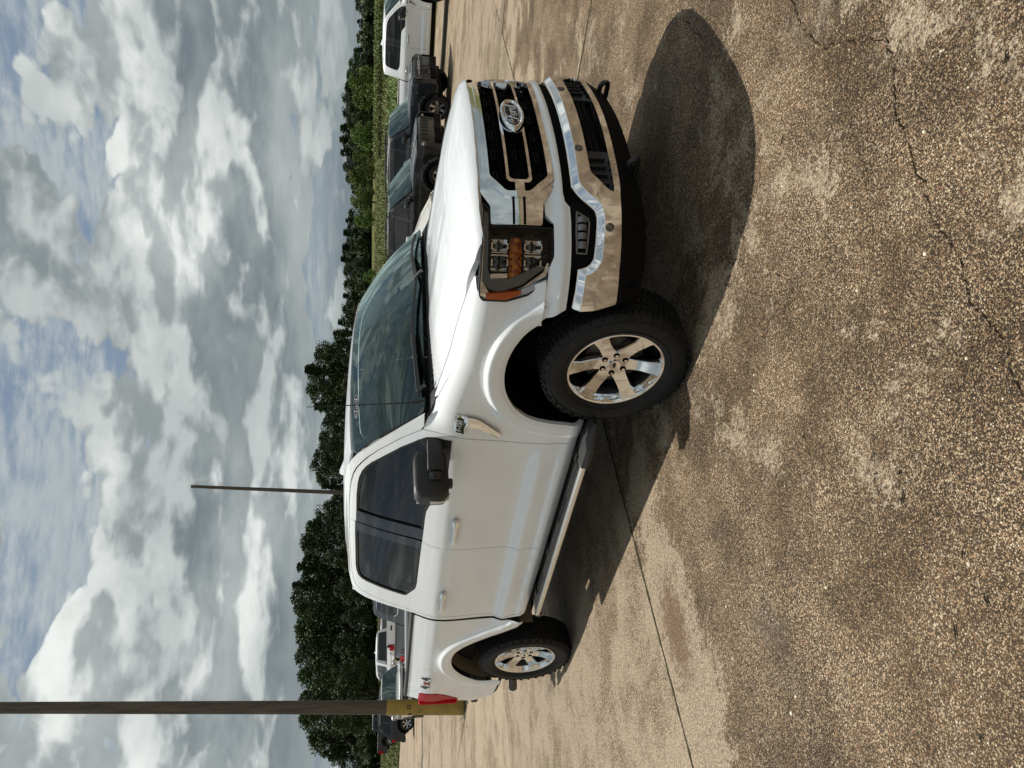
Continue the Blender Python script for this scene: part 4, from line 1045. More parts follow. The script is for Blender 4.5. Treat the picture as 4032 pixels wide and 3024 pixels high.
def f_concrete(aggr):
    def fn(t, b):
        p = pos(t)
        d = t.vmath('LENGTH', t.vmath('SUBTRACT', p, tuple(CAM)))
        wob = t.vmath('ADD', p, t.vmath('SCALE', t.noise(p, 9, 3, 0.5, out='Color'), None))
        big = t.noise(p, 0.55, 6, 0.62); mid = t.noise(p, 2.6, 7, 0.66, 2.1, 0.3); fin = t.noise(p, 13, 6, 0.6)
        v1 = t.voro(p, 135); v2 = t.voro(p, 235); v3 = t.voro(p, 38)
        r1 = t.sep(v1.outputs['Color'])[0]; r2 = t.sep(v2.outputs['Color'])[1]; r3 = t.sep(v3.outputs['Color'])[2]
        stones = [(0.0, (.048, .032, .019)), (.25, (.098, .063, .034)), (.45, (.175, .117, .066)), (.60, (.31, .222, .132)), (.72, (.44, .34, .22)), (.84, (.62, .52, .38)), (.93, (.70, .62, .48)), (.96, (.22, .105, .055)), (1.0, (.46, .29, .16))]
        s1 = t.ramp(r1, stones); s2 = t.ramp(r2, stones)
        tone = t.smooth(t.noise(t.vmath('ADD', p, (7.0, 2.0, 0)), 1.1, 5, .6), .34, .64)
        paste = t.mix(t.math('MULTIPLY_ADD', mid, .35, t.math('MULTIPLY', tone, .65)), (.026, .018, .010), (.085, .063, .038))
        m1 = t.smooth(v1.outputs['Distance'], .56, .40); m2 = t.smooth(v2.outputs['Distance'], .60, .40)
        k1 = t.math('GREATER_THAN', r3, .0)
        c = t.mix(t.math('MULTIPLY', m2, t.math('GREATER_THAN', r2, .18)), paste, s2)
        c = t.mix(t.math('MULTIPLY', m1, t.math('GREATER_THAN', r1, t.lin(tone, 0, 1, .62, .30))), c, s1)
        mac = t.noise(t.vmath('ADD', p, (3.0, 11.0, 0)), 1.7, 6, .66)
        c = t.mix(1.0, c, t.mix(t.smooth(mac, .36, .64), (.44, .37, .29), (.94, .87, .80)) if aggr else t.mix(t.smooth(mac, .34, .60), (.90, .86, .81), (1.04, .99, .94)), 'MULTIPLY')
        # pale cement skin left in patches
        cement = t.mix(t.smooth(t.noise(p, 60, 6, 0.7), .3, .7), (.18, .138, .092), (.53, .43, .31))
        skin = t.math('ADD', t.math('MULTIPLY', big, .8), t.math('MULTIPLY', mid, .62))
        lo, hi = (.772, .835) if aggr else (.60, .76)
        px_, py_, _z = t.sep(p)
        if aggr: skin = t.math('ADD', skin, t.math('MULTIPLY', t.smooth(px_, -.15, -1.45, 0, .40), t.smooth(py_, -1.2, -2.6, .25, 1.0)))
        skin = t.math('ADD', skin, t.math('MULTIPLY', t.math('SUBTRACT', t.noise(p, 30, 6, .72), .5), .34))
        skin = t.math('ADD', skin, t.math('MULTIPLY', t.math('SUBTRACT', t.noise(p, 75, 4, .75), .5), .30))
        sm = t.smooth(skin, lo, hi)
        grit = t.smooth(t.noise(p, 120, 3, 0.65), .40, .60)
        sm = t.math('MULTIPLY', sm, t.math('MULTIPLY_ADD', grit, .58, .42) if aggr else t.math('MULTIPLY_ADD', grit, .45, .50))
        c = t.mix(sm, c, cement)
        mot = t.smooth(t.noise(t.vmath('ADD', p, (5.0, 9.0, 0)), 15, 7, .74), .54, .63)
        c = t.mix(t.math('MULTIPLY', t.math('MULTIPLY', mot, sm), .72), c, (.105, .084, .060))
        # old dark stains
        st = t.smooth(t.noise(t.vmath('ADD', p, (31.0, 4.0, 0)), 1.15, 6, 0.65), .585, .70)
        c = t.mix(t.math('MULTIPLY', st, .45), c, (.055, .045, .034))
        # rust brown spot beside the joint
        q = t.vmath('SUBTRACT', p, (-1.10, -1.95, 0)); qx, qy, _ = t.sep(q)
        rr = t.math('SQRT', t.math('ADD', t.math('POWER', t.math('MULTIPLY', qx, 4.2), 2.0), t.math('POWER', t.math('MULTIPLY', qy, 2.4), 2.0)))
        rs = t.smooth(t.math('ADD', rr, t.math('MULTIPLY', t.math('SUBTRACT', t.noise(p, 17, 7, .72), .5), 2.6)), 1.05, .30)
        c = t.mix(t.math('MULTIPLY', rs, .80), c, t.mix(grit, (.050, .026, .011), (.16, .085, .034)))
        # tone differs slab by slab
        oi = t.node('ShaderNodeObjectInfo').outputs['Random']
        hs = t.node('ShaderNodeHueSaturation'); t.put(hs.inputs['Color'], c); t.put(hs.inputs['Value'], t.lin(oi, 0, 1, .98, 1.10) if aggr else t.lin(oi, 0, 1, .92, 1.08))
        c = hs.outputs[0]
        t.put(b.inputs['Base Color'], c)
        b.inputs['Roughness'].default_value = .82; b.inputs['Specular IOR Level'].default_value = .35
        h = t.math('ADD', t.math('MULTIPLY', m1, .5), t.math('MULTIPLY', m2, .35))
        h = t.math('ADD', t.math('MULTIPLY', h, t.math('SUBTRACT', 1.0, t.math('MULTIPLY', sm, .8))), t.math('MULTIPLY', fin, .5))
        bump(t, b, h, .55, .006)
    return fn
AGG = mat('exposed_aggregate_concrete', (.3, .25, .2), .85, fn=f_concrete(True))
WORN = mat('worn_pale_concrete', (.3, .25, .2), .85, fn=f_concrete(False))
def f_soil(t, b):
    p = pos(t); D = t.noise(p, .25, 6, .6); f = t.noise(p, 3.0, 6, .65)
    c = t.mix(t.smooth(D, .35, .65), (.055, .075, .020), (.12, .115, .040))
    c = t.mix(t.smooth(f, .45, .75), c, (.17, .14, .070))
    t.put(b.inputs['Base Color'], c); bump(t, b, f, .6, .05)
SOIL = mat('field_soil_and_grass', (.1, .1, .04), .95, spec=.1, fn=f_soil)
JOINT = mat('joint_dirt', (.035, .028, .018), .95, spec=.1, fn=lambda t, b: t.put(b.inputs['Base Color'], t.mix(t.smooth(t.noise(pos(t), 8, 5, .6), .4, .65), (.055, .044, .030), (.046, .054, .020))))
STRIP = mat('brown_strip', (.16, .12, .075), .9, fn=lambda t, b: t.put(b.inputs['Base Color'], t.mix(t.noise(pos(t), 22, 5, .65), (.10, .078, .050), (.25, .195, .125))))

def build_ground():
    # one terrain sheet out to the horizon, fine near the lot
    Ds = np.concatenate([np.linspace(-40, 70, 56), np.linspace(75, 300, 46), np.linspace(330, 3000, 20)])
    A = np.linspace(-1, 1, 81)
    v = []; 
    for D in Ds:
        wd = 60+abs(D)*1.3
        for a in A:
            L = a*wd; x, y = XY(D, L); v.append((x, y, float(hz(x, y))-.035+float(.12*math.sin(x*.21)*math.sin(y*.17)*min(1, max(0, (D-edgeD(L))/20)))))
    n = len(A); f = [(i*n+j, i*n+j+1, (i+1)*n+j+1, (i+1)*n+j) for i in range(len(Ds)-1) for j in range(n-1)]
    g = link('ground', mesh(v, f, 180), SOIL); tag(g, kind='structure')
    bm = bmesh.new(); bm.from_mesh(g.data); bmesh.ops.recalc_face_normals(bm, faces=bm.faces)
    if bm.faces[0].normal.z < 0: bmesh.ops.reverse_faces(bm, faces=bm.faces)
    bm.to_mesh(g.data); bm.free()
    lot = empty('parking_lot'); tag(lot, kind='structure')
    S = 6.3; ang = R(3); ca, sa = math.cos(ang), math.sin(ang); gap = .009
    for i in range(-22, 3):
        for j in range(-3, 8):
            cx, cy = i*S+S/2, j*S+S/2+2.7-0
            # slab centre in world
            wx, wy = -1.62+cx*ca-(cy)*sa+.14, cx*sa+cy*ca
            D, L = DL(wx, wy)
            if D-3.6 > edgeD(L) or D < -9: continue
            m = 8; vs = []; fs = []
            for a in range(m+1):
                for b_ in range(m+1):
                    u = (i*S+gap)+(S-2*gap)*a/m; w = (j*S+gap+2.7)+(S-2*gap)*b_/m
                    x, y = -1.62+u*ca-w*sa+.14, u*sa+w*ca
                    D1, L1 = DL(x, y)
                    vs.append((x, y, float(hz(x, y))))
            for a in range(m):
                for b_ in range(m):
                    k = a*(m+1)+b_; q = [k, k+m+1, k+m+2, k+1]
                    D1, L1 = DL(np.mean([vs[z][0] for z in q]), np.mean([vs[z][1] for z in q]))
                    if D1 > edgeD(L1)+.6: continue
                    fs.append(q)
            if not fs: continue
            # turned-down edges
            per = [a*(m+1) for a in range(m+1)]+[m*(m+1)+b_ for b_ in range(1, m+1)]+[a*(m+1)+m for a in range(m-1, -1, -1)]+[b_ for b_ in range(m-1, 0, -1)]
            k0 = len(vs)
            for k in per: vs.append((vs[k][0], vs[k][1], vs[k][2]-.03))
            if len(fs) == m*m:
                for k in range(len(per)): fs.append((per[k], per[(k+1) % len(per)], k0+(k+1) % len(per), k0+k)[::-1])
            o = link('slab', mesh(vs, fs, 30), AGG if (i >= 0 and j < 1) else WORN, lot)
    # dirt and moss in the joint beside the truck, tufts in it
    def strip(name, pts, w, m, z=.004, parent=lot, jit=.0):
        g = G(); k0 = 0; P_ = [np.array(p) for p in pts]
        for i, p in enumerate(P_):
            tdir = P_[min(i+1, len(P_)-1)]-P_[max(i-1, 0)]; tdir = tdir/np.linalg.norm(tdir); nn = np.array([-tdir[1], tdir[0]])
            ww = w*(1+jit*(random.random()-.5)*2)
            for s_ in (-1, 1):
                q = p+nn*s_*ww/2; g.v.append((q[0], q[1], float(hz(q[0], q[1]))+z))
        for i in range(len(P_)-1): g.f.append((i*2, i*2+1, i*2+3, i*2+2))
        me = g.mesh(180)
        if me.polygons[0].normal.z < 0: me.flip_normals()
        return link(name, me, m, parent)
    def wander(pts, n=10, amp=.012):
        out = []
        for a, b_ in zip(pts[:-1], pts[1:]):
            a = np.array(a); b_ = np.array(b_)
            for k in range(n): out.append(a+(b_-a)*k/n+RNG.normal(0, amp, 2)*np.linalg.norm(b_-a))
        out.append(np.array(pts[-1])); return out
    jl = lambda w, u=0: (-1.62+u*ca-w*sa+.14, u*sa+w*ca)
    strip('joint_fill', wander([jl(w) for w in np.linspace(-3.6, 9, 90)], 3, .02), .019, JOINT, .003, jit=.95)
    strip('joint_fill', [jl(2.7, u) for u in np.linspace(-14, 6, 90)], .026, JOINT, .003, jit=.6)
    strip('ground_strip', [jl(8.35, u) for u in np.linspace(-16, 8, 60)], .42, STRIP, .004, jit=.12)  # mottled brown band laid flat across the slabs
    strip('ground_strip', [(-40, 3.5), (-31, 6.8), (-29.3, 9.2), (-26, 16)], .75, mat('grey_strip', (.085, .075, .062), .9), .006)  # plain grey band laid flat across the far slabs
    CR = mat('crack_dirt', (.022, .017, .012), 1.0, spec=.0)
    cracks = [[(2.16, -1.10), (2.004, -1.318), (1.986, -1.401), (1.904, -1.526), (1.849, -1.605), (1.817, -1.724), (1.751, -1.923), (1.714, -2.009), (1.716, -2.065), (1.714, -2.152), (1.675, -2.262), (1.646, -2.307), (1.659, -2.381), (1.657, -2.479), (1.62, -2.56), (1.58, -2.75), (1.57, -2.95)],
              [(1.90, -.40), (1.838, -.665), (1.796, -.766), (1.795, -.896), (1.817, -1.029), (1.865, -1.1), (1.925, -1.22), (1.985, -1.35)], [(1.30, 1.15), (1.36, .75), (1.30, .45), (1.33, .2)], [(-2.3, -1.02), (-2.6, -1.5), (-3.4, -1.9), (-4.2, -2.5)], [(-4.6, -.3), (-3.9, -1.24), (-3.87, -1.85), (-4.1, -3.0)]]
    for c in cracks: strip('crack', wander(c, 9, .055), .0034, CR, .003, jit=1.0)
    return lot
lot = build_ground()

def build_pebbles():
    # stones standing proud of the worn slab close to the camera
    n = 15000; v = []; f = []; col = []
    pal = np.array([(.66, .57, .42), (.52, .42, .28), (.33, .24, .145), (.16, .11, .065), (.50, .33, .19), (.24, .115, .065), (.74, .67, .54), (.09, .065, .042), (.40, .33, .23), (.10, .085, .07)])
    pr = np.array([.12, .16, .18, .14, .08, .05, .07, .10, .07, .03])
    k = 0
    while k < n:
        D = 1.35+5.2*random.random()**1.35; L = (random.random()*2-1)*.56*(D+.4)
        x, y = XY(D, L)
        if x < -1.6 or (x < .55 and y > -.98) or (y > -.5 and x < 1.0): 
            if random.random() < .9: k += 1
            continue
        r = .0018+.0028*random.random()**3.0+(.0045 if random.random() < .009 else 0)
        a = random.random()*6.28; e = .62+.38*random.random(); hgt = r*(.35+.3*random.random()); b0 = len(v)
        for rr, hh in ((1.0, -.0006), (.72, hgt*.75)):
            for i in range(6):
                t = i*math.pi/3+.3*random.random(); px, py = r*rr*math.cos(t), r*rr*e*math.sin(t)
                v.append((x+px*math.cos(a)-py*math.sin(a), y+px*math.sin(a)+py*math.cos(a), hh))
        v.append((x, y, hgt))
        for i in range(6):
            j = (i+1) % 6; f.append((b0+i, b0+j, b0+6+j, b0+6+i)); f.append((b0+6+i, b0+6+j, b0+12))
        c = pal[RNG.choice(10, p=pr)]*(.8+.4*random.random()); col += [(*c, 1)]*13
        k += 1
    me = mesh(v, f, 60)
    at = me.color_attributes.new('tone', 'FLOAT_COLOR', 'POINT'); at.data.foreach_set('color', np.array(col, 'f').ravel())
    def fn(t, b):
        a = t.node('ShaderNodeVertexColor'); a.layer_name = 'tone'; t.put(b.inputs['Base Color'], a.outputs[0])
    o = link('pebbles', me, mat('pebble_stone', rough=.6, fn=fn)); tag(o, 'small rounded tan and brown pebbles set in the worn concrete', 'pebbles', kind='stuff')
build_pebbles()
TW = mat('dead_twig', (.016, .012, .009), .9)
def build_twigs():
    L = [(.71, -2.03, .05, 'short hooked dark twig lying alone on the concrete, farthest from the crack'), (1.04, -2.55, .075, 'longest straight dark twig among the three bits left of the long crack'), (.98, -2.41, .03, 'stubby dark bark crumb just beyond the longest straight twig'), (1.08, -2.48, .035, 'dark bark crumb pointing at the longest straight twig'), (.97, -2.97, .07, 'jointed dark twig near the camera beside a pale stone'), (1.14, -2.96, .045, 'thick dark twig stub nearest the picture corner of the lot'),
         (.87, -3.23, .04, 'small dark twig at the very edge of the picture near the pale worn patch'), (1.15, -2.82, .035, 'thin dark twig bit between two longer twigs near the camera'), (1.41, -.99, .07, 'dark twig lying just outside the edge of the truck shadow'), (1.96, -.97, .03, 'dark crumb beside the short branching crack'), (2.18, -1.92, .06, 'dark twig beyond the long crack, alone'), (1.01, -1.39, .04, 'upright dark twig in the open concrete in front of the tyre'), (1.04, -1.53, .05, 'second dark twig in front of the tyre, nearer the camera')]
    for k, (x, y, ln, lab) in enumerate(L):
        a = math.atan2(RH[1], RH[0])+random.uniform(-.6, .6); g = G()
        pts = [(x+ln*.62*(t-.5)*math.cos(a)-.004*math.sin(t*4+k)*math.sin(a), y+ln*.62*(t-.5)*math.sin(a)+.004*math.sin(t*4+k)*math.cos(a), .006) for t in np.linspace(0, 1, 6)]
        g.tube(pts, [.001, .0022, .003, .0026, .002, .001], 5)
        tag(g.build('twig', TW), lab, 'twig', 'dead twigs on the concrete')
build_twigs()

# ------------------------------------------------------------------ poles
def f_pole(t, b):
    p = objc(t); x, y, z = t.sep(p)
    n = t.noise(t.comb(t.math('MULTIPLY', x, 8), t.math('MULTIPLY', y, 8), t.math('MULTIPLY', z, .8)), 1.6, 7, .65)
    t.put(b.inputs['Base Color'], t.mix(t.smooth(n, .3, .7), (.050, .040, .030), (.115, .095, .072)))
    bump(t, b, n, .3, .01)
POLE = mat('weathered_pole', (.08, .07, .055), .75, fn=f_pole)
YEL = mat('faded_yellow_paint', (.36, .25, .045), .6, fn=lambda t, b: t.put(b.inputs['Base Color'], t.mix(t.smooth(t.noise(objc(t), 6, 6, .65), .4, .75), (.33, .23, .045), (.20, .145, .045))))
BLACKPRINT = mat('black_print', (.02, .016, .012), .7)
lean = Vector((RH[0], RH[1], 0))*.052
def pole(x, y, z0, h, r0, r1, lab, sleeve):
    root = empty('light_pole', (x, y, z0)); tag(root, lab, 'pole')
    g = G(); pts = [(lean.x*h*t, lean.y*h*t, h*t) for t in np.linspace(0, 1, 12)]
    g.tube(pts, [r0+(r1-r0)*t for t in np.linspace(0, 1, 12)], 28); g.build('pole_shaft', POLE, root)
    if sleeve:
        hs = 1.62; g = G()
        g.tube([(0, 0, .0), (lean.x*hs, lean.y*hs, hs)], [r0+.009, r0+.006], 40); sl = g.build('painted_sleeve', YEL, root)
        # stencilled black marks on the face towards the lot
        face = math.atan2(CAM.y-y, CAM.x-x)
        for (da, zz, wd, ht) in ((.02, 1.16, .085, .075), (-1.02, 1.14, .05, .075)):
            g = G(); rr = r0+.0095
            def st(u, v, q):
                a = face+da+u/rr; c = np.array([lean.x*(zz+v), lean.y*(zz+v)])
                return (c[0]+rr*math.cos(a)+.003*q*math.cos(a), c[1]+rr*math.sin(a)+.003*q*math.sin(a), zz+v)
            for (u0, u1, v0, v1) in ((-wd/2, wd/2, ht/2-.014, ht/2), (-wd/2, wd/2, -ht/2, -ht/2+.014), (-wd/2, -wd/2+.016, -ht/2, ht/2), (wd/2-.016, wd/2, -ht/2, ht/2), (-.006, .006, -.004, ht/2-.02)):
                g.prism([(u0, v0), ((u0+u1)/2, v0), (u1, v0), (u1, v1), ((u0+u1)/2, v1), (u0, v1)], 0, 1, st)
            g.build('stencil_mark', BLACKPRINT, sl)
        g = G(); g.lathe([(0, .03), (.21, .03), (.24, .0)], 28, 'z'); g.build('pole_base', mat('base_dirt', (.05, .045, .03), .95), root)
    return root
pole(-13.44, 2.26, 0, 15.5, .145, .078, 'thick weathered pole with a yellow painted base behind the pickup bed', True)
px, py = spot(1951, 55); pole(px, py, float(hz(px, py)), 14.2, .16, .105, 'thin bare pole rising from behind the pickup cab, far away', False)

# ------------------------------------------------------------------ vegetation
def leafcard(name, a, b2, warm=.0):
    def fn(t, b):
        v = t.node('ShaderNodeVertexColor'); v.layer_name = 'tone'
        oi = t.node('ShaderNodeObjectInfo').outputs['Random']
        k = t.sep(v.outputs[0])[0]
        c = t.mix(k, a, b2)
        hs = t.node('ShaderNodeHueSaturation'); t.put(hs.inputs['Color'], c); t.put(hs.inputs['Hue'], t.lin(oi, 0, 1, .485, .515)); t.put(hs.inputs['Value'], t.lin(oi, 0, 1, .82, 1.2))
        t.put(b.inputs['Base Color'], hs.outputs[0])
        b.inputs['Transmission Weight'].default_value = 0
    return mat(name, a, .6, spec=.25, fn=fn)
DKLEAF = leafcard('dark_foliage', (.016, .031, .010), (.055, .085, .022))
MIDLEAF = leafcard('mid_foliage', (.026, .044, .014), (.070, .098, .026))
BRLEAF = leafcard('bright_foliage', (.060, .105, .018), (.150, .205, .040))
BARK = mat('tree_bark', (.045, .035, .026), .9, spec=.1)
def crown_mesh(rng, h, w, base, n, leaf, kind):
    """many small leaf sprays gathered in uneven clumps"""
    cl = []
    nc = 62 if kind != 'bush' else 34
    for i in range(nc):
        t = rng.random()
        if kind == 'pine': r = w*(.16+.84*(1-t)**.85)*(.55+.45*rng.random()); z = base+(h-base)*t
        elif kind == 'bush': r = w*math.sqrt(max(.05, 1-(t*1.02)**2))*(.5+.5*rng.random()); z = base+(h-base)*t
        else: r = w*(math.sin(math.pi*min(1, .16+.80*t))**.7)*(.45+.55*rng.random()); z = base+(h-base)*(t*.97)
        a = rng.random()*2*math.pi
        s = (.13+.12*rng.random())*w*(1.2 if kind == 'bush' else 1.45)*(.7 if kind == 'pine' else 1)
        cl.append((r*.82*math.cos(a), r*.82*math.sin(a), z, s, rng.random()))
    cl.append((0, 0, h-.06*h, .16*w+.2, .6))
    per = n//len(cl); V = []; F = []; T = []
    for (cx, cy, cz, s, tone) in cl:
        u = rng.normal(size=(per, 3)); u /= np.linalg.norm(u, axis=1)[:, None]; rad = s*(.55+.55*rng.random((per, 1)))
        P_ = u*rad*[1, 1, .72]+[cx, cy, cz]
        d1 = rng.normal(size=(per, 3)); d1[:, 2] *= .6; d1 += u*.7; d1 /= np.linalg.norm(d1, axis=1)[:, None]
        d2 = np.cross(d1, rng.normal(size=(per, 3))); d2 /= np.linalg.norm(d2, axis=1)[:, None]+1e-9
        L = leaf*(.6+.8*rng.random((per, 1)))
        for i in range(per):
            k = len(V); a, b = d1[i]*L[i], d2[i]*L[i]*.42
            V += [tuple(P_[i]-a*.5), tuple(P_[i]+b), tuple(P_[i]+a*.6), tuple(P_[i]-b)]; F.append((k, k+1, k+2, k+3))
            tt = min(1, max(0, tone*.55+rng.random()*.5)); T += [(tt, tt, tt, 1)]*4
    me = bpy.data.meshes.new('crown'); me.from_pydata(V, [], F); me.update()
    at = me.color_attributes.new('tone', 'FLOAT_COLOR', 'POINT'); at.data.foreach_set('color', np.array(T, 'f').ravel())
    return me
def trunk_mesh(rng, h, w, base, kind):
    g = G(); r = .022*h
    if kind == 'bush': r = .03*h
    pts = [(.02*h*math.sin(t*3), .015*h*math.cos(t*4)-.015*h, h*.9*t) for t in np.linspace(0, 1, 7)]
    g.tube(pts, [r*(1.25-1.1*t) for t in np.linspace(0, 1, 7)], 7)
    for i in range(9):
        t = .30+.55*rng.random(); a = rng.random()*6.28; z = h*t; l = w*(.35+.45*rng.random())
        g.tube([(0, 0, z), (l*.5*math.cos(a), l*.5*math.sin(a), z+l*.22), (l*math.cos(a), l*math.sin(a), z+l*.55)], [r*.35, r*.25, r*.08], 5)
    return g.mesh(60)
TREES = []
def make_species(nm, kind, h, w, base, n, leaf, m, seeds):
    out = []
    for s in seeds:
        rng = np.random.default_rng(s)
        cm = crown_mesh(rng, h, w, base, n, leaf, kind); cm.materials.append(m)
        tm = trunk_mesh(rng, h, w, base, kind); tm.materials.append(BARK); out.append((nm, cm, tm, h))
    return out
OAK = make_species('broadleaf_tree', 'oak', 14, 4.3, 1.2, 7600, .33, DKLEAF, (1, 2, 3))
PINE = make_species('pine_tree', 'pine', 15, 2.9, 3.0, 6200, .31, DKLEAF, (11, 12, 13))
MIX = make_species('broadleaf_tree', 'oak', 12, 4.0, .3, 6200, .31, MIDLEAF, (21, 22))
BUSH = make_species('bushy_tree', 'bush', 4.4, 2.9, .15, 3600, .20, BRLEAF, (31, 32, 33))
ORD = ['first', 'second', 'third', 'fourth', 'fifth', 'sixth', 'seventh', 'eighth', 'ninth', 'tenth', 'eleventh', 'twelfth', 'thirteenth', 'fourteenth', 'fifteenth', 'sixteenth', 'seventeenth', 'eighteenth', 'nineteenth', 'twentieth', 'twenty-first', 'twenty-second', 'twenty-third', 'twenty-fourth', 'twenty-fifth', 'twenty-sixth', 'twenty-seventh', 'twenty-eighth', 'twenty-ninth', 'thirtieth']
CNT = {}
def nth(key):
    CNT[key] = CNT.get(key, 0)+1; return ORD[CNT[key]-1]
def wood_label(ry):
    if ry < 1546: return nth('a')+' skyline tree of the dark wood from the low bright bush towards the aerial'
    if ry < 1945: return nth('b')+' skyline tree of the dark wood from the aerial towards the thin pole'
    if ry < 2790: return nth('c')+' skyline tree of the dark wood from the thin pole towards the thick pole'
    return nth('d')+' skyline tree of the dark wood past the thick pole'
def tree(sp, rawy, D, H, lab, grp=None, wscale=1.0):
    nm, cm, tm, h = sp; x, y = spot(rawy, D); k = H/h
    o = empty(nm, (x, y, float(hz(x, y))-.05), random.random()*6.28); o.scale = (k*wscale, k*wscale, k)
    tag(o, lab, 'tree', grp)
    link('crown', cm, None, o); link('trunk', tm, None, o); TREES.append(o)
top_disp = [(-60, 760), (0, 762), (50, 775), (110, 770), (160, 755), (200, 748), (240, 741), (300, 737), (350, 741), (400, 747), (430, 764), (455, 768), (480, 750), (540, 744), (560, 737), (600, 747), (650, 744), (700, 737), (745, 716), (780, 672), (830, 667), (870, 671), (905, 703), (960, 690), (1000, 677), (1040, 690), (1065, 726), (1100, 688), (1150, 660), (1200, 655), (1240, 650), (1290, 636), (1340, 645), (1400, 640), (1450, 650), (1500, 655), (1550, 657), (1600, 681), (1625, 718), (1645, 752), (1700, 790)]
td = np.array(top_disp)*1.8228
def horizon_px(rawy): return 1555.8-.0126*rawy
def top_height(rawy, D): return CAM.z+(horizon_px(rawy)-np.interp(rawy, td[:, 0], td[:, 1]))*D/3031.7
WOODL = 'dark trees of the wood behind the lot'
WOODR = 'distant dark trees along the far field edge'
y = -40
while y < 3060:
    right = y < 1290
    D = (168 if right else 126)+random.uniform(-5, 5)
    x0, y0 = spot(y, D); H = top_height(y, D)-float(hz(x0, y0))
    H = max(2.0, H)*random.uniform(.95, 1.02)
    if right:
        sp = random.choice(PINE+OAK); tree(sp, y, D, H, nth('r')+' tree on the distant dark skyline, counted from the white pickup of the row', WOODR, random.uniform(1.7, 2.2) if sp in PINE else 1.5); y += random.uniform(40, 60)
    else:
        sp = random.choice(OAK+PINE[:2]); tree(sp, y, D, H, wood_label(y), WOODL, random.uniform(.85, 1.05) if sp in OAK else 1.2); y += random.uniform(62, 92)
y = -30
while y < 3040:      # lower growth filling the front of the wood
    right = y < 1290
    D = (158 if right else 116)+random.uniform(-4, 4)
    x0, y0 = spot(y, D); H = (top_height(y, D)-float(hz(x0, y0)))*(random.uniform(.55, .8) if right else random.uniform(.42, .66))
    tree(random.choice(MIX+OAK[:1]), y, D, max(2.2, H), nth('lw')+' lower leafy tree fronting the dense wood, counted from the windshield end' if not right else nth('lr')+' lower leafy tree fronting the distant skyline, counted from the white pickup', 'lower trees fronting the wood' if not right else 'lower trees fronting the far line', random.uniform(1.0, 1.35)*(1.5 if right else 1)); y += random.uniform(65, 95) if right else random.uniform(85, 120)
y = -20
while y < 1290:
    D = 180+random.uniform(-5, 5); x0, y0 = spot(y, D); H = (top_height(y, D)-float(hz(x0, y0)))*random.uniform(.84, .97)
    tree(random.choice(OAK), y, D, max(2.5, H), 'dark tree in the rear rank of the distant skyline beyond the crop field', 'rear rank of the distant skyline', 1.7); y += random.uniform(46, 62)
y = 1270
while y < 3050:      # a second rank behind so that little sky shows through
    D = 140+random.uniform(-5, 5); x0, y0 = spot(y, D); H = (top_height(y, D)-float(hz(x0, y0)))*random.uniform(.93, 1.0)
    tree(random.choice(OAK), y, D, max(2.5, H), 'dark tree in the rear rank of the wood, showing between the front crowns', 'rear rank of the dark wood', 1.15); y += random.uniform(66, 90)
for ry, D, top, lab, ws in ((352, 128, 1385, 'round bright green tree at the field edge nearest the white pickup of the row', 1.0), (420, 133, 1398, 'bright green tree tucked beside the round one nearest the white pickup', .9), (560, 128, 1388, 'third bright green tree of the field edge, counted from the white pickup', 1.0), (640, 131, 1398, 'fourth bright green tree of the field edge, counted from the white pickup', .85), (720, 128, 1388, 'fifth bright green tree of the field edge, counted from the white pickup', 1.0), (815, 127, 1388, 'sixth bright green tree of the field edge, above the charcoal SUV cabin', 1.05), (885, 130, 1405, 'last bright green tree of the field edge before the low dark wood', .9), (1105, 112, 1436, 'small bright bush low in front of the wood beside the windshield', 1.1)):
    x0, y0 = spot(ry, D); H = CAM.z+(horizon_px(ry)-top)*D/3031.7-float(hz(x0, y0)); tree(BUSH[int(ry) % 3], ry, D, max(1.6, H), lab, None, ws*1.1)

CROPLEAF = leafcard('crop_leaves', (.040, .070, .012), (.145, .180, .040))
GRASS = leafcard('grass_blades', (.060, .082, .018), (.165, .170, .055))
DRY = leafcard('dry_grass', (.12, .085, .035), (.24, .18, .085))
def blades(name, m, n, place, hgt, wid, lean_, nl, lab, seed):
    rng = np.random.default_rng(seed); V = []; F = []; T = []
    for _ in range(n):
        x, y = place(rng); z = float(hz(x, y))-.05; h = hgt*(.7+.5*rng.random())
        tn = rng.random()
        for l in range(nl):
            a = rng.random()*6.28; ca, sa = math.cos(a), math.sin(a); z0 = z+h*(.75*l/max(1, nl-1) if nl > 2 else 0)
            ln = h*(.55 if nl > 2 else 1.0)*(.7+.6*rng.random()); w = wid*(.6+.8*rng.random()); le = lean_*(.5+rng.random())
            k = len(V)
            for t, ww in ((0, .5), (.45, 1), (1, .06)):
                ox = ln*le*t; oz = ln*(t*(1.0-.25*le)-.55*le*t*t)
                for s_ in (-.5, .5): V.append((x+ca*ox-sa*w*ww*s_, y+sa*ox+ca*w*ww*s_, z0+oz))
            F += [(k, k+1, k+3, k+2), (k+2, k+3, k+5, k+4)]
            tt = min(1, max(0, tn*.5+rng.random()*.6)); T += [(tt, tt, tt, 1)]*6
    me = bpy.data.meshes.new(name); me.from_pydata(V, [], F); me.update()
    at = me.color_attributes.new('tone', 'FLOAT_COLOR', 'POINT'); at.data.foreach_set('color', np.array(T, 'f').ravel())
    o = link(name, me, m); tag(o, lab, name.split('_')[0], kind='stuff')
def pl_crop(rng):
    while True:
        ry = rng.uniform(-120, 1150); L0 = ((3024-ry)-1512)/3031.7
        D = 31+24*rng.random()**1.5; L = L0*D
        if D > edgeD(L)+2: return XY(D, L)
blades('crop_plants', CROPLEAF, 5600, pl_crop, .95, .058, 1.0, 9, 'leafy green crop growing in the field beside the lot', 5)
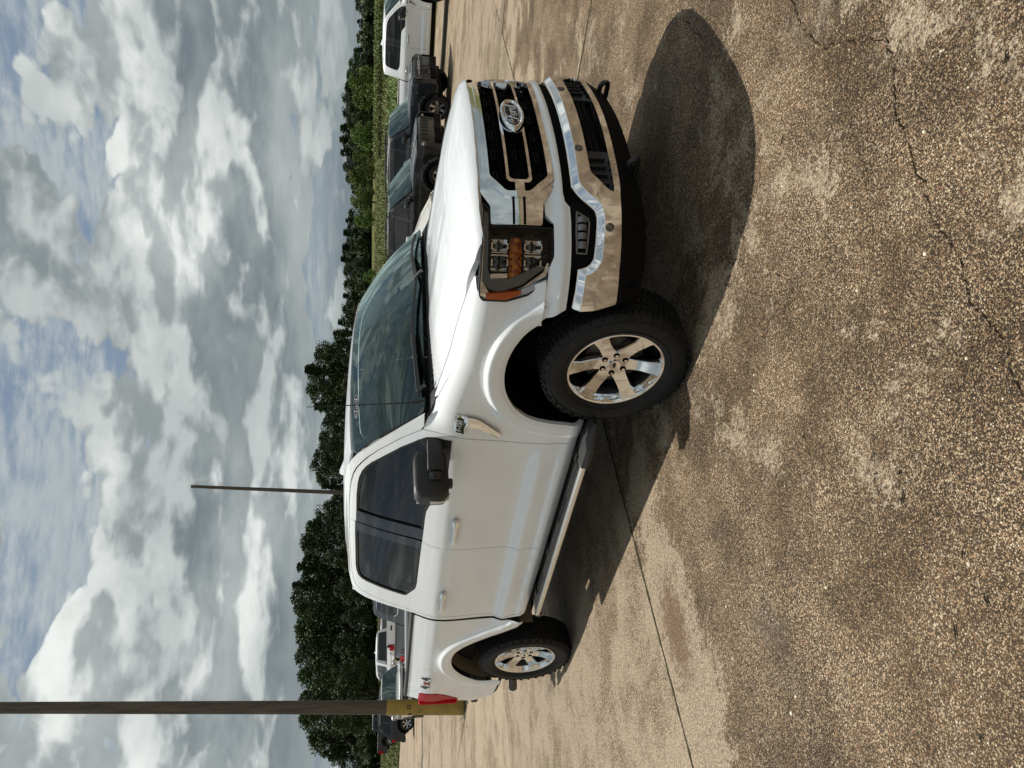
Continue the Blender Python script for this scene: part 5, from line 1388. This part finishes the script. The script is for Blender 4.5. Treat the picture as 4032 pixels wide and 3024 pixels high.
def pl_row(rng):
    ry = rng.uniform(-120, 640); L0 = ((3024-ry)-1512)/3031.7; D = 92+5*int(rng.random()*6)+rng.random()*1.0; return XY(D, L0*D)
blades('crop_rows', CROPLEAF, 2200, pl_row, .8, .13, .9, 7, 'rows of taller green crop farther up the field', 6)
def pl_dry(rng):
    ry = rng.uniform(-120, 1150); L0 = ((3024-ry)-1512)/3031.7; D = 58+16*rng.random(); return XY(D, L0*D)
blades('dry_grass', DRY, 6000, pl_dry, .35, .09, .5, 2, 'strip of dry tan grass between crop and trees', 7)
def pl_grass(rng):
    ry = rng.uniform(-120, 3150); L0 = ((3024-ry)-1512)/3031.7
    D = 60+62*rng.random() if ry < 1150 else 40+78*rng.random(); L = L0*D
    if D < edgeD(L)+.5: D = edgeD(L0*40)*1.02+50*rng.random(); L = L0*D
    return XY(max(D, edgeD(L)+.4), L)
blades('grass_field', GRASS, 26000, pl_grass, .42, .10, .5, 2, 'rough green grass covering the field beyond the lot', 8)
def pl_under(rng):
    ry = rng.uniform(-140, 3150); L0 = ((3024-ry)-1512)/3031.7; D = (161 if ry < 1290 else 119)+14*rng.random(); return XY(D, L0*D)
blades('undergrowth', DKLEAF, 5200, pl_under, 2.4, .38, .9, 9, 'dark undergrowth along the foot of the wood', 11)
def pl_joint(rng):
    w = rng.uniform(-3.5, -1.2) if rng.random() < .6 else rng.uniform(2.5, 8); a = R(3); u = rng.normal(0, .006)
    return (-1.62+u-w*math.sin(a)+.14, w*math.cos(a))
blades('joint_weeds', GRASS, 160, lambda rng: pl_joint(rng), .028, .006, .8, 2, 'tiny green weeds growing in the joint between slabs', 9)
def pl_pole(rng):
    a = rng.random()*6.28; r = .22+.5*abs(rng.normal()); return (-13.44+r*math.cos(a)*1.6, 2.2+.6*r*math.sin(a))
blades('pole_weeds', DRY, 260, pl_pole, .10, .02, .8, 2, 'dry weeds round the foot of the thick pole', 10)

# ------------------------------------------------------------------ the other vehicles
def build_suv(name, wb, fo, ro, W, zb, hoodf, hoodr, roof, ws0, ws1, rear0, rear1, boxy, paint, sill=.36):
    """closed five-door body, front axle at x=0; near and far side mirrored"""
    root = empty(name); both = (1, -1)
    RIGHT, FRONT, UP = (0, -1, 0), (1, 0, 0), (0, 0, 1)
    hr = .355; ar = .425
    top = roof-.05
    prof = table([(.25, W-.10), (sill-.05, W-.06), (sill+.03, W-.015), (.55, W-.01), (.60, W-.012), (zb-.25, W), (zb-.06, W-.015), (zb, W-.05), (zb+.05, W-.075), (top-.1, W-.075-(top-.1-zb)*(.22 if boxy else .34)), (top, W-.12-(top-zb)*(.24 if boxy else .36)), (roof, W-.30)], .008)
    L0 = -wb-ro
    def sy(x, z):
        x = np.asarray(x, float)
        k = prof(z)-.30*np.clip(x-(fo-.42), 0, None)**2*(1.2 if not boxy else .6)-.22*np.clip((L0+.35)-x, 0, None)**2
        P_ = np.column_stack([np.asarray(x, float).ravel(), np.asarray(z, float).ravel()])
        d = np.minimum(np.hypot(P_[:, 0], P_[:, 1]-.36), np.hypot(P_[:, 0]+wb, P_[:, 1]-.36)).reshape(np.shape(x))
        return k+.018*ss(.56, .50, d)
    S = lambda o=0.0: (lambda x, z: (np.asarray(x, float), -(sy(x, z)+o), np.asarray(z, float)))
    arch = lambda cx: [(cx+ar*math.cos(a), .36+ar*math.sin(a)) for a in np.linspace(R(180), 0, 19)]
    fa, ra = arch(0), arch(-wb)
    fx = fo-.10
    body = [(L0+.04, sill+.12), (-wb-ar, sill+.06)]+ra+[(-wb+ar, sill), (-ar, sill)]+fa+[(ar, sill), (fx, sill+.02), (fx+.04, .60), (fx+.03, hoodf-.10), (fx-.10, hoodf-.01), (-.1, (hoodf+hoodr)/2+.0), (ws0-.02, hoodr+.0), (ws0-.12, zb+.005), (rear0, zb+.02), (rear0-.06, zb-.12), (L0, .75)]
    glassz = zb+.012; gt = top-.035
    gx0 = ws0-.22; gx1 = ws1-.10; gr1 = rear1+.12; gr0 = rear0+.20
    frame_o = [(ws0-.03, hoodr+.004), (ws1, top-.01), (ws1-.15, top+.02), (rear1, top+.02), (rear0+.02, zb+.022), (ws0-.13, zb+.008)]
    b1 = -wb*.54; b2 = -wb*.98
    win = [(gx0, glassz), (gx1, gt), (gr1, gt), (gr0, glassz)]
    for fl in both:
        sg = -1 if fl > 0 else 1
        bs = link('body_side', panel(body, S(), RIGHT, flip=fl, res=.06, thick=.03), paint, root)
        link('window_frame', panel(frame_o, S(), RIGHT, holes=[rounded(win, .05)], flip=fl, res=.06, thick=.02), paint, root)
        link('side_glass', panel(rounded(win, .05), S(-.012), RIGHT, flip=fl, res=.10, rim=False), PRIVACY, root)
        for bx in (b1, b2):
            if bx < gr0+.05: continue
            link('pillar', panel([(bx-.045, glassz), (bx+.045, glassz), (bx+.06, gt), (bx-.03, gt)], S(-.006), RIGHT, flip=fl, res=.08, rim=False), GLOSSB, root)
        for bx in (ws0-.16, b1, b2+.05):     # door gaps
            link('door_gap', panel([(bx-.004, sill+.04), (bx+.004, sill+.04), (bx+.004, zb-.005), (bx-.004, zb-.005)], S(.0015), RIGHT, flip=fl, res=.10, rim=False), DARK, bs)
        for bx in (b1+.18, b2+.22):
            g = G(); yb = float(sy(np.array([bx]), np.array([zb-.09]))[0]); g.box((bx, sg*(yb+.02), zb-.09), (.20, .03, .03), .01); g.build('door_handle', paint, bs)
        # dark cladding along the bottom and round the arches
        clad = [(-wb+ar+.02, sill-.005), (-ar-.02, sill-.005), (-ar-.02, sill+.13), (-wb+ar+.02, sill+.13)]
        link('sill_cladding', panel(clad, S(.008), RIGHT, flip=fl, res=.08, thick=.02), DULLB, root)
        for cx in (0, -wb):
            q = [(cx+(ar+.07)*math.cos(a), .36+(ar+.07)*math.sin(a)) for a in np.linspace(R(178), R(2), 19)]+[(cx+(ar+.002)*math.cos(a), .36+(ar+.002)*math.sin(a)) for a in np.linspace(R(2), R(178), 19)]
            link('arch_cladding', panel(q, S(.010), RIGHT, flip=fl, res=.05, thick=.02), DULLB, root)
            g = G(); k0 = 0
            for i in range(17):
                a = R(-10+200*i/16)
                for yy in (W-.03, W-.36): g.v.append((cx+(ar+.01)*math.cos(a), sg*yy, .36+(ar+.01)*math.sin(a)))
            for i in range(16): g.f.append((i*2, i*2+1, i*2+3, i*2+2))
            c0 = len(g.v); g.v.append((cx, sg*(W-.36), .36))
            for i in range(16): g.f.append((i*2+1, i*2+3, c0))
            g.build('wheel_arch', DARK, root)
        # mirrors
        g = G(); g.box((ws0-.34, sg*(W+.09), zb+.10), (.15, .20, .15), .05, Matrix.Rotation(sg*R(12), 3, 'Z'), 3); g.box((ws0-.31, sg*(W-.02), zb+.03), (.10, .16, .05), .015); g.build('wing_mirror', paint if not boxy else GLOSSB, root)
        # roof rail
        g = G(); zr = roof+.055; yr = W-.34
        g.tube([(ws1-.25, sg*yr, roof-.01), (ws1-.38, sg*yr, zr), (rear1+.30, sg*yr, zr), (rear1+.12, sg*yr, roof-.01)], .018, 8)
        g.build('roof_rail', PLASTIC, root)
        # lamps
        g = G(); g.box((L0+.06, sg*(W-.14), zb-.14), (.16, .24, .22), .04, None, 2); g.build('tail_lamp', REDLENS, root)
    # hood, windshield, roof, tail
    def HD(x, y):
        x = np.asarray(x, float); a = np.abs(np.asarray(y, float))/W
        z = np.interp(x, [ws0-.1, ws0, (ws0+fx)/2, fx-.15, fx, fo], [hoodr, hoodr, (hoodf+hoodr)/2+.022, hoodf+.012, hoodf-.02, hoodf-.07])
        z = z+.030*(1-a**2)+.02*ss(.62, .50, a)-.05*np.clip(a-.86, 0, None)/.14
        return (x, np.asarray(y, float), z)
    hw = W-.055
    nose = [(fo-.03-.22*(abs(y)/hw)**(4 if boxy else 2.6)*(.5 if boxy else 1), float(y)) for y in np.linspace(-hw, hw, 21)]
    link('hood', panel(nose+[(ws0-.02+.0, hw-.02)]+[(ws0-.02+.16*(1-(y/hw)**2), float(y)) for y in np.linspace(hw-.05, -hw+.05, 9)]+[(ws0-.02, -hw+.02)], HD, UP, res=.06, thick=.03), paint, root)
    def WSC(a, t):
        a = np.asarray(a, float); t = np.asarray(t, float)
        bx = ws0+.16*(1-a*a); tx = ws1+.08*(1-a*a); by = (W-.06)*a; ty = (W-.075-(top-zb)*(.24 if boxy else .36))*a
        return (bx+(tx-bx)*t+.02*np.sin(t*math.pi), by+(ty-by)*t, hoodr+.02+(top+.012*(1-a*a)-hoodr-.02)*t)
    q = rounded([(-1, 0), (1, 0), (1, 1), (-1, 1)], .05)
    w = link('windshield', panel(q, WSC, (1, 0, .5), res=.10, rim=False), WSGLASS, root)
    link('windshield_edge', panel(q, WSC, (1, 0, .5), holes=[rounded([(-.92, .07), (.92, .07), (.92, .94), (-.92, .94)], .06)], res=.1, rim=False, lift=-.006), SEAM, w)
    rw = W-.12-(top-zb)*(.24 if boxy else .36)
    def RF(x, y):
        x = np.asarray(x, float); a = np.abs(np.asarray(y, float))/rw
        z = np.interp(x, [rear1-.1, rear1, rear1+.3, (ws1+rear1)/2, ws1-.3, ws1+.05], [roof-.06, roof-.035, roof, roof+.012, roof-.008, top+.0])
        return (x, np.asarray(y, float), z-.035*a**3)
    link('roof', panel([(ws1+.085*(1-(y/rw)**2)-.0, float(y)) for y in np.linspace(-rw, rw, 15)]+[(rear1-.06, rw), (rear1-.06, -rw)], RF, UP, res=.08, thick=.02), GLOSSB if boxy else paint, root)
    g = G(); g.prism([(-rw, top+.01), (rw, top+.01), (W-.07, zb+.03), (W-.02, zb-.1), (W-.04, .45), (-W+.04, .45), (-W+.02, zb-.1), (-W+.07, zb+.03)], 0, .06, lambda u, v, d: (np.interp(v, [.45, zb-.1, zb+.03, top], [L0+.02, L0, rear0-.05, rear1-.03])+d, u, v)); tgate = g.build('tailgate', paint, root)
    g = G(); g.prism(rounded([(-rw+.10, top-.05), (rw-.10, top-.05), (W-.22, zb+.06), (-W+.22, zb+.06)], .05), -.008, 0, lambda u, v, d: (np.interp(v, [zb+.03, top], [rear0-.05, rear1-.03])+d, u, v)); g.build('rear_glass', GLOSSB, tgate)
    g = G(); g.box((L0+.05, 0, .52), (.20, 2*W-.12, .24), .06); g.build('rear_bumper', PLASTIC, root)
    # nose
    pl = Plan([(fo, 0), (fo-.01, .3), (fo-.04 if not boxy else fo-.02, W-.40), (fo-.13 if not boxy else fo-.06, W-.18), (fo-.30, W-.03), (fo-.5, W-.01), (0, W)])
    link('nose', panel([(-s, z) for s, z in [(pl.sx(fo-.45), hoodf-.03), (pl.sx(fo-.45), .40)]]+[(pl.sx(fo-.45), .40), (pl.sx(fo-.45), hoodf-.03)], pl.surf(0, lambda q_, z: -.10*np.clip((.45-np.asarray(z))/.2, 0, 1)-.03*ss(hoodf-.12, hoodf, z)), FRONT, res=.06, thick=.03), paint, root)
    gz0, gz1 = hoodf-.30, hoodf-.09
    gw = W-.34 if not boxy else W-.09
    gp = rounded(pl.Q(sym([(gw, gz1), (gw if boxy else gw+.03, gz0)])), .03)
    gr = link('grille', panel(gp, pl.surf(.008), FRONT, res=.06, thick=.02), mat('grille_black', (.008, .008, .008), .35), root)
    if not boxy:
        for k in range(7):
            yc = (k-3)*(2*gw/7.2); q = rounded(pl.Q([(yc-gw/8.6, gz1-.015), (yc+gw/8.6, gz1-.015), (yc+gw/8.6, gz0+.02), (yc-gw/8.6, gz0+.02)]), .015)
            link('grille_slot', panel(q, pl.surf(.016), FRONT, holes=[offset(q, .010)], res=.05, thick=.012), mat('slot_rim', (.035, .036, .038), .3), gr)
        for s_ in both:
            q = rounded(pl.Q([(s_*(gw+.045), gz1+.01), (s_*(W-.045), gz1-.01), (s_*(W-.045), gz0+.10), (s_*(gw+.06), gz0+.07)]), .02)
            h = link('headlight', panel(q, pl.surf(.010), FRONT, res=.04, thick=.02), mat('suv_lamp', (.09, .085, .075), .12, coat=1.0), root)
            g = G(); x, yq = pl.at(pl.sy(gw+.13), .02); g.tube([(x, -s_*yq, gz0+.14), (x-.04, -s_*(yq+.10), gz0+.145)], .035, 10); g.build('lamp_reflector', BRUSHED, h)
    else:
        for s_ in both:
            x, yq = pl.at(pl.sy(W-.26), .012); zc = (gz0+gz1)/2
            g = G(); g.lathe([(0, 0), (.075, .0), (.082, .012), (.094, .012), (.100, 0)], 28, 'z'); o = g.build('headlight', mat('ring_lamp', (.20, .20, .19), .2, .6), root); frame(o, (x, -s_*yq, zc), (0, 1, 0), (0, 0, 1))
            g = G(); g.box((fo+.012, s_*(W-.50), zc), (.02, .30, .022), .006); g.build('lamp_bar', mat('lamp_bar', (.62, .60, .54), .3), root)
        for i, ch in enumerate('BRONCO'):
            o = link('grille_letter', text_mesh(ch, .105, 0, .004, .002, 1.0), mat('letter_white', (.75, .74, .70), .4), gr); frame(o, (fo+.020, -.235+.094*i, (gz0+gz1)/2), (0, 1, 0), (0, 0, 1))
    g = G(); g.box((fo-.06, 0, .50), (.16, 2*W-.52, .17), .03); bp = g.build('front_bumper', DULLB, root)
    g = G(); g.box((fo+.025, 0, .52), (.015, .32, .15), .004); g.build('plate_holder', UNDER, bp)
    for s_ in both:
        g = G(); g.box((fo-.19, s_*(W-.10), .62), (.035, .03, .05), .008); g.build('corner_marker', ORANGE, root)
    g = G(); g.box((-wb/2, 0, .36), (wb+.9, 2*W-.55, .22), .03); g.box((-wb/2, 0, .44), (wb-1.0, 2*W-.12, .16), .03); g.build('chassis', UNDER, root)
    g = G(); g.box((ws0-.35, 0, zb-.10), (.45, 2*W-.2, .14), .04)
    for s_ in both:
        for x0 in (-wb*.42, -wb*.82): g.box((x0, s_*.37, .72), (.5, .5, .16), .05); g.box((x0-.26, s_*.37, 1.0), (.14, .46, .52), .05, Matrix.Rotation(R(-12), 3, 'Y')); g.box((x0-.33, s_*.37, 1.34), (.09, .26, .16), .04)
    g.build('cabin', INTERIOR, root)
    if boxy:
        for x0 in (ws1-.55, rear1+.55):
            g = G(); g.box((x0, 0, roof+.075), (.07, 2*(W-.34), .03), .01); g.build('roof_bar', PLASTIC, root)
    src = [o for o in bpy.data.objects if o.parent == truck and o.name.split('.')[0] == 'wheel'][0]
    for (x, y, left) in ((0, -(W-.13), 0), (-wb, -(W-.13), 0), (0, W-.13, 1), (-wb, W-.13, 1)):
        KIDS.clear(); c = copy_tree(src, root, {CHROME: ALLOY}); c.location = (x, y, .36); c.rotation_euler = (0, .4, math.pi if left else 0); c.scale = (.875, .86, .875)
    return root
def place(o, x, y, deg, lab, cat, grp=None):
    o.location = (x, y, float(hz(x, y))); o.rotation_euler = (0, 0, R(deg)); tag(o, lab, cat, grp)
PARKED = 'vehicles parked in the row beside the pickup'
FARV = 'vehicles parked at the far side of the lot'
jeep = build_suv('parked_suv', 2.68, .88, .85, .92, 1.13, 1.03, 1.12, 1.74, -.50, -1.28, -3.42, -3.05, False, BLACKPAINT)
bronco = build_suv('parked_suv', 2.67, .80, .90, .93, 1.17, 1.10, 1.15, 1.76, -.62, -1.12, -3.50, -3.28, True, BLUEGREY)
KIDS.clear()
SKIPW = ('running_board', 'glass_sticker', 'mud_guard')
def clone(src, swap, skip=()): return copy_tree(src, None, swap, skip)
cream = build_suv('parked_suv', 2.75, .92, .85, .93, 1.10, .74, 1.10, 1.72, -.42, -1.30, -3.5, -3.2, False, CREAM, .32); KIDS.clear(); silver = clone(jeep, {BLACKPAINT: SILVER}); darkS = clone(jeep, {BLACKPAINT: GREYPAINT}); redS = clone(bronco, {BLUEGREY: REDPAINT}, ('grille_letter',)); whiteS = clone(jeep, {BLACKPAINT: WHITE})
place(jeep, -7.85, 14.5, 0, 'charcoal SUV with seven grille slots parked beside the boxy SUV', 'SUV', PARKED)
place(bronco, -7.74, 17.83, 0, 'boxy dark SUV with white BRONCO letters and a black roof rack', 'SUV', PARKED)
place(cream, -8.15, 11.25, 0, 'cream white SUV whose hood tip shows just over the pickup hood', 'SUV', PARKED)
sx_, sy_ = spot(2706, 30); place(silver, sx_+.58, sy_-.16, -16, 'silver SUV with a sloping windshield seen over the pickup bed', 'SUV', FARV)
place(darkS, -37.1, 13.4, 60, 'dark grey SUV standing beyond the thick pole', 'SUV', FARV)
place(whiteS, -41.6, 15.7, 195, 'white SUV with a dark rear window beyond the white pickup', 'SUV', FARV)
place(redS, -48.0, 19.5, 195, 'small patch of a red SUV behind the white pickup cab', 'SUV', FARV)
wF = clone(truck, {CHROME: CHROME}, SKIPW); place(wF, -5.63, 21.15, 0, 'white crew cab pickup at the far end of the parked row', 'pickup truck', PARKED)
gP = clone(truck, {WHITE: GREYPAINT, SEAM: CHROME}, SKIPW); place(gP, -9.92, 4.78, 0, 'dark grey pickup parked right behind the foreground truck', 'pickup truck', PARKED)
wP = clone(truck, {}, SKIPW); place(wP, -35.1, 12.3, 180, 'white pickup facing away, its rear window seen over the truck bed', 'pickup truck', FARV)
dP = clone(truck, {WHITE: GREYPAINT, CHROME: ALLOY}, SKIPW); place(dP, -68.7, 24.3, 55, 'dark pickup standing on the grass beyond the dark grey SUV', 'pickup truck', FARV)
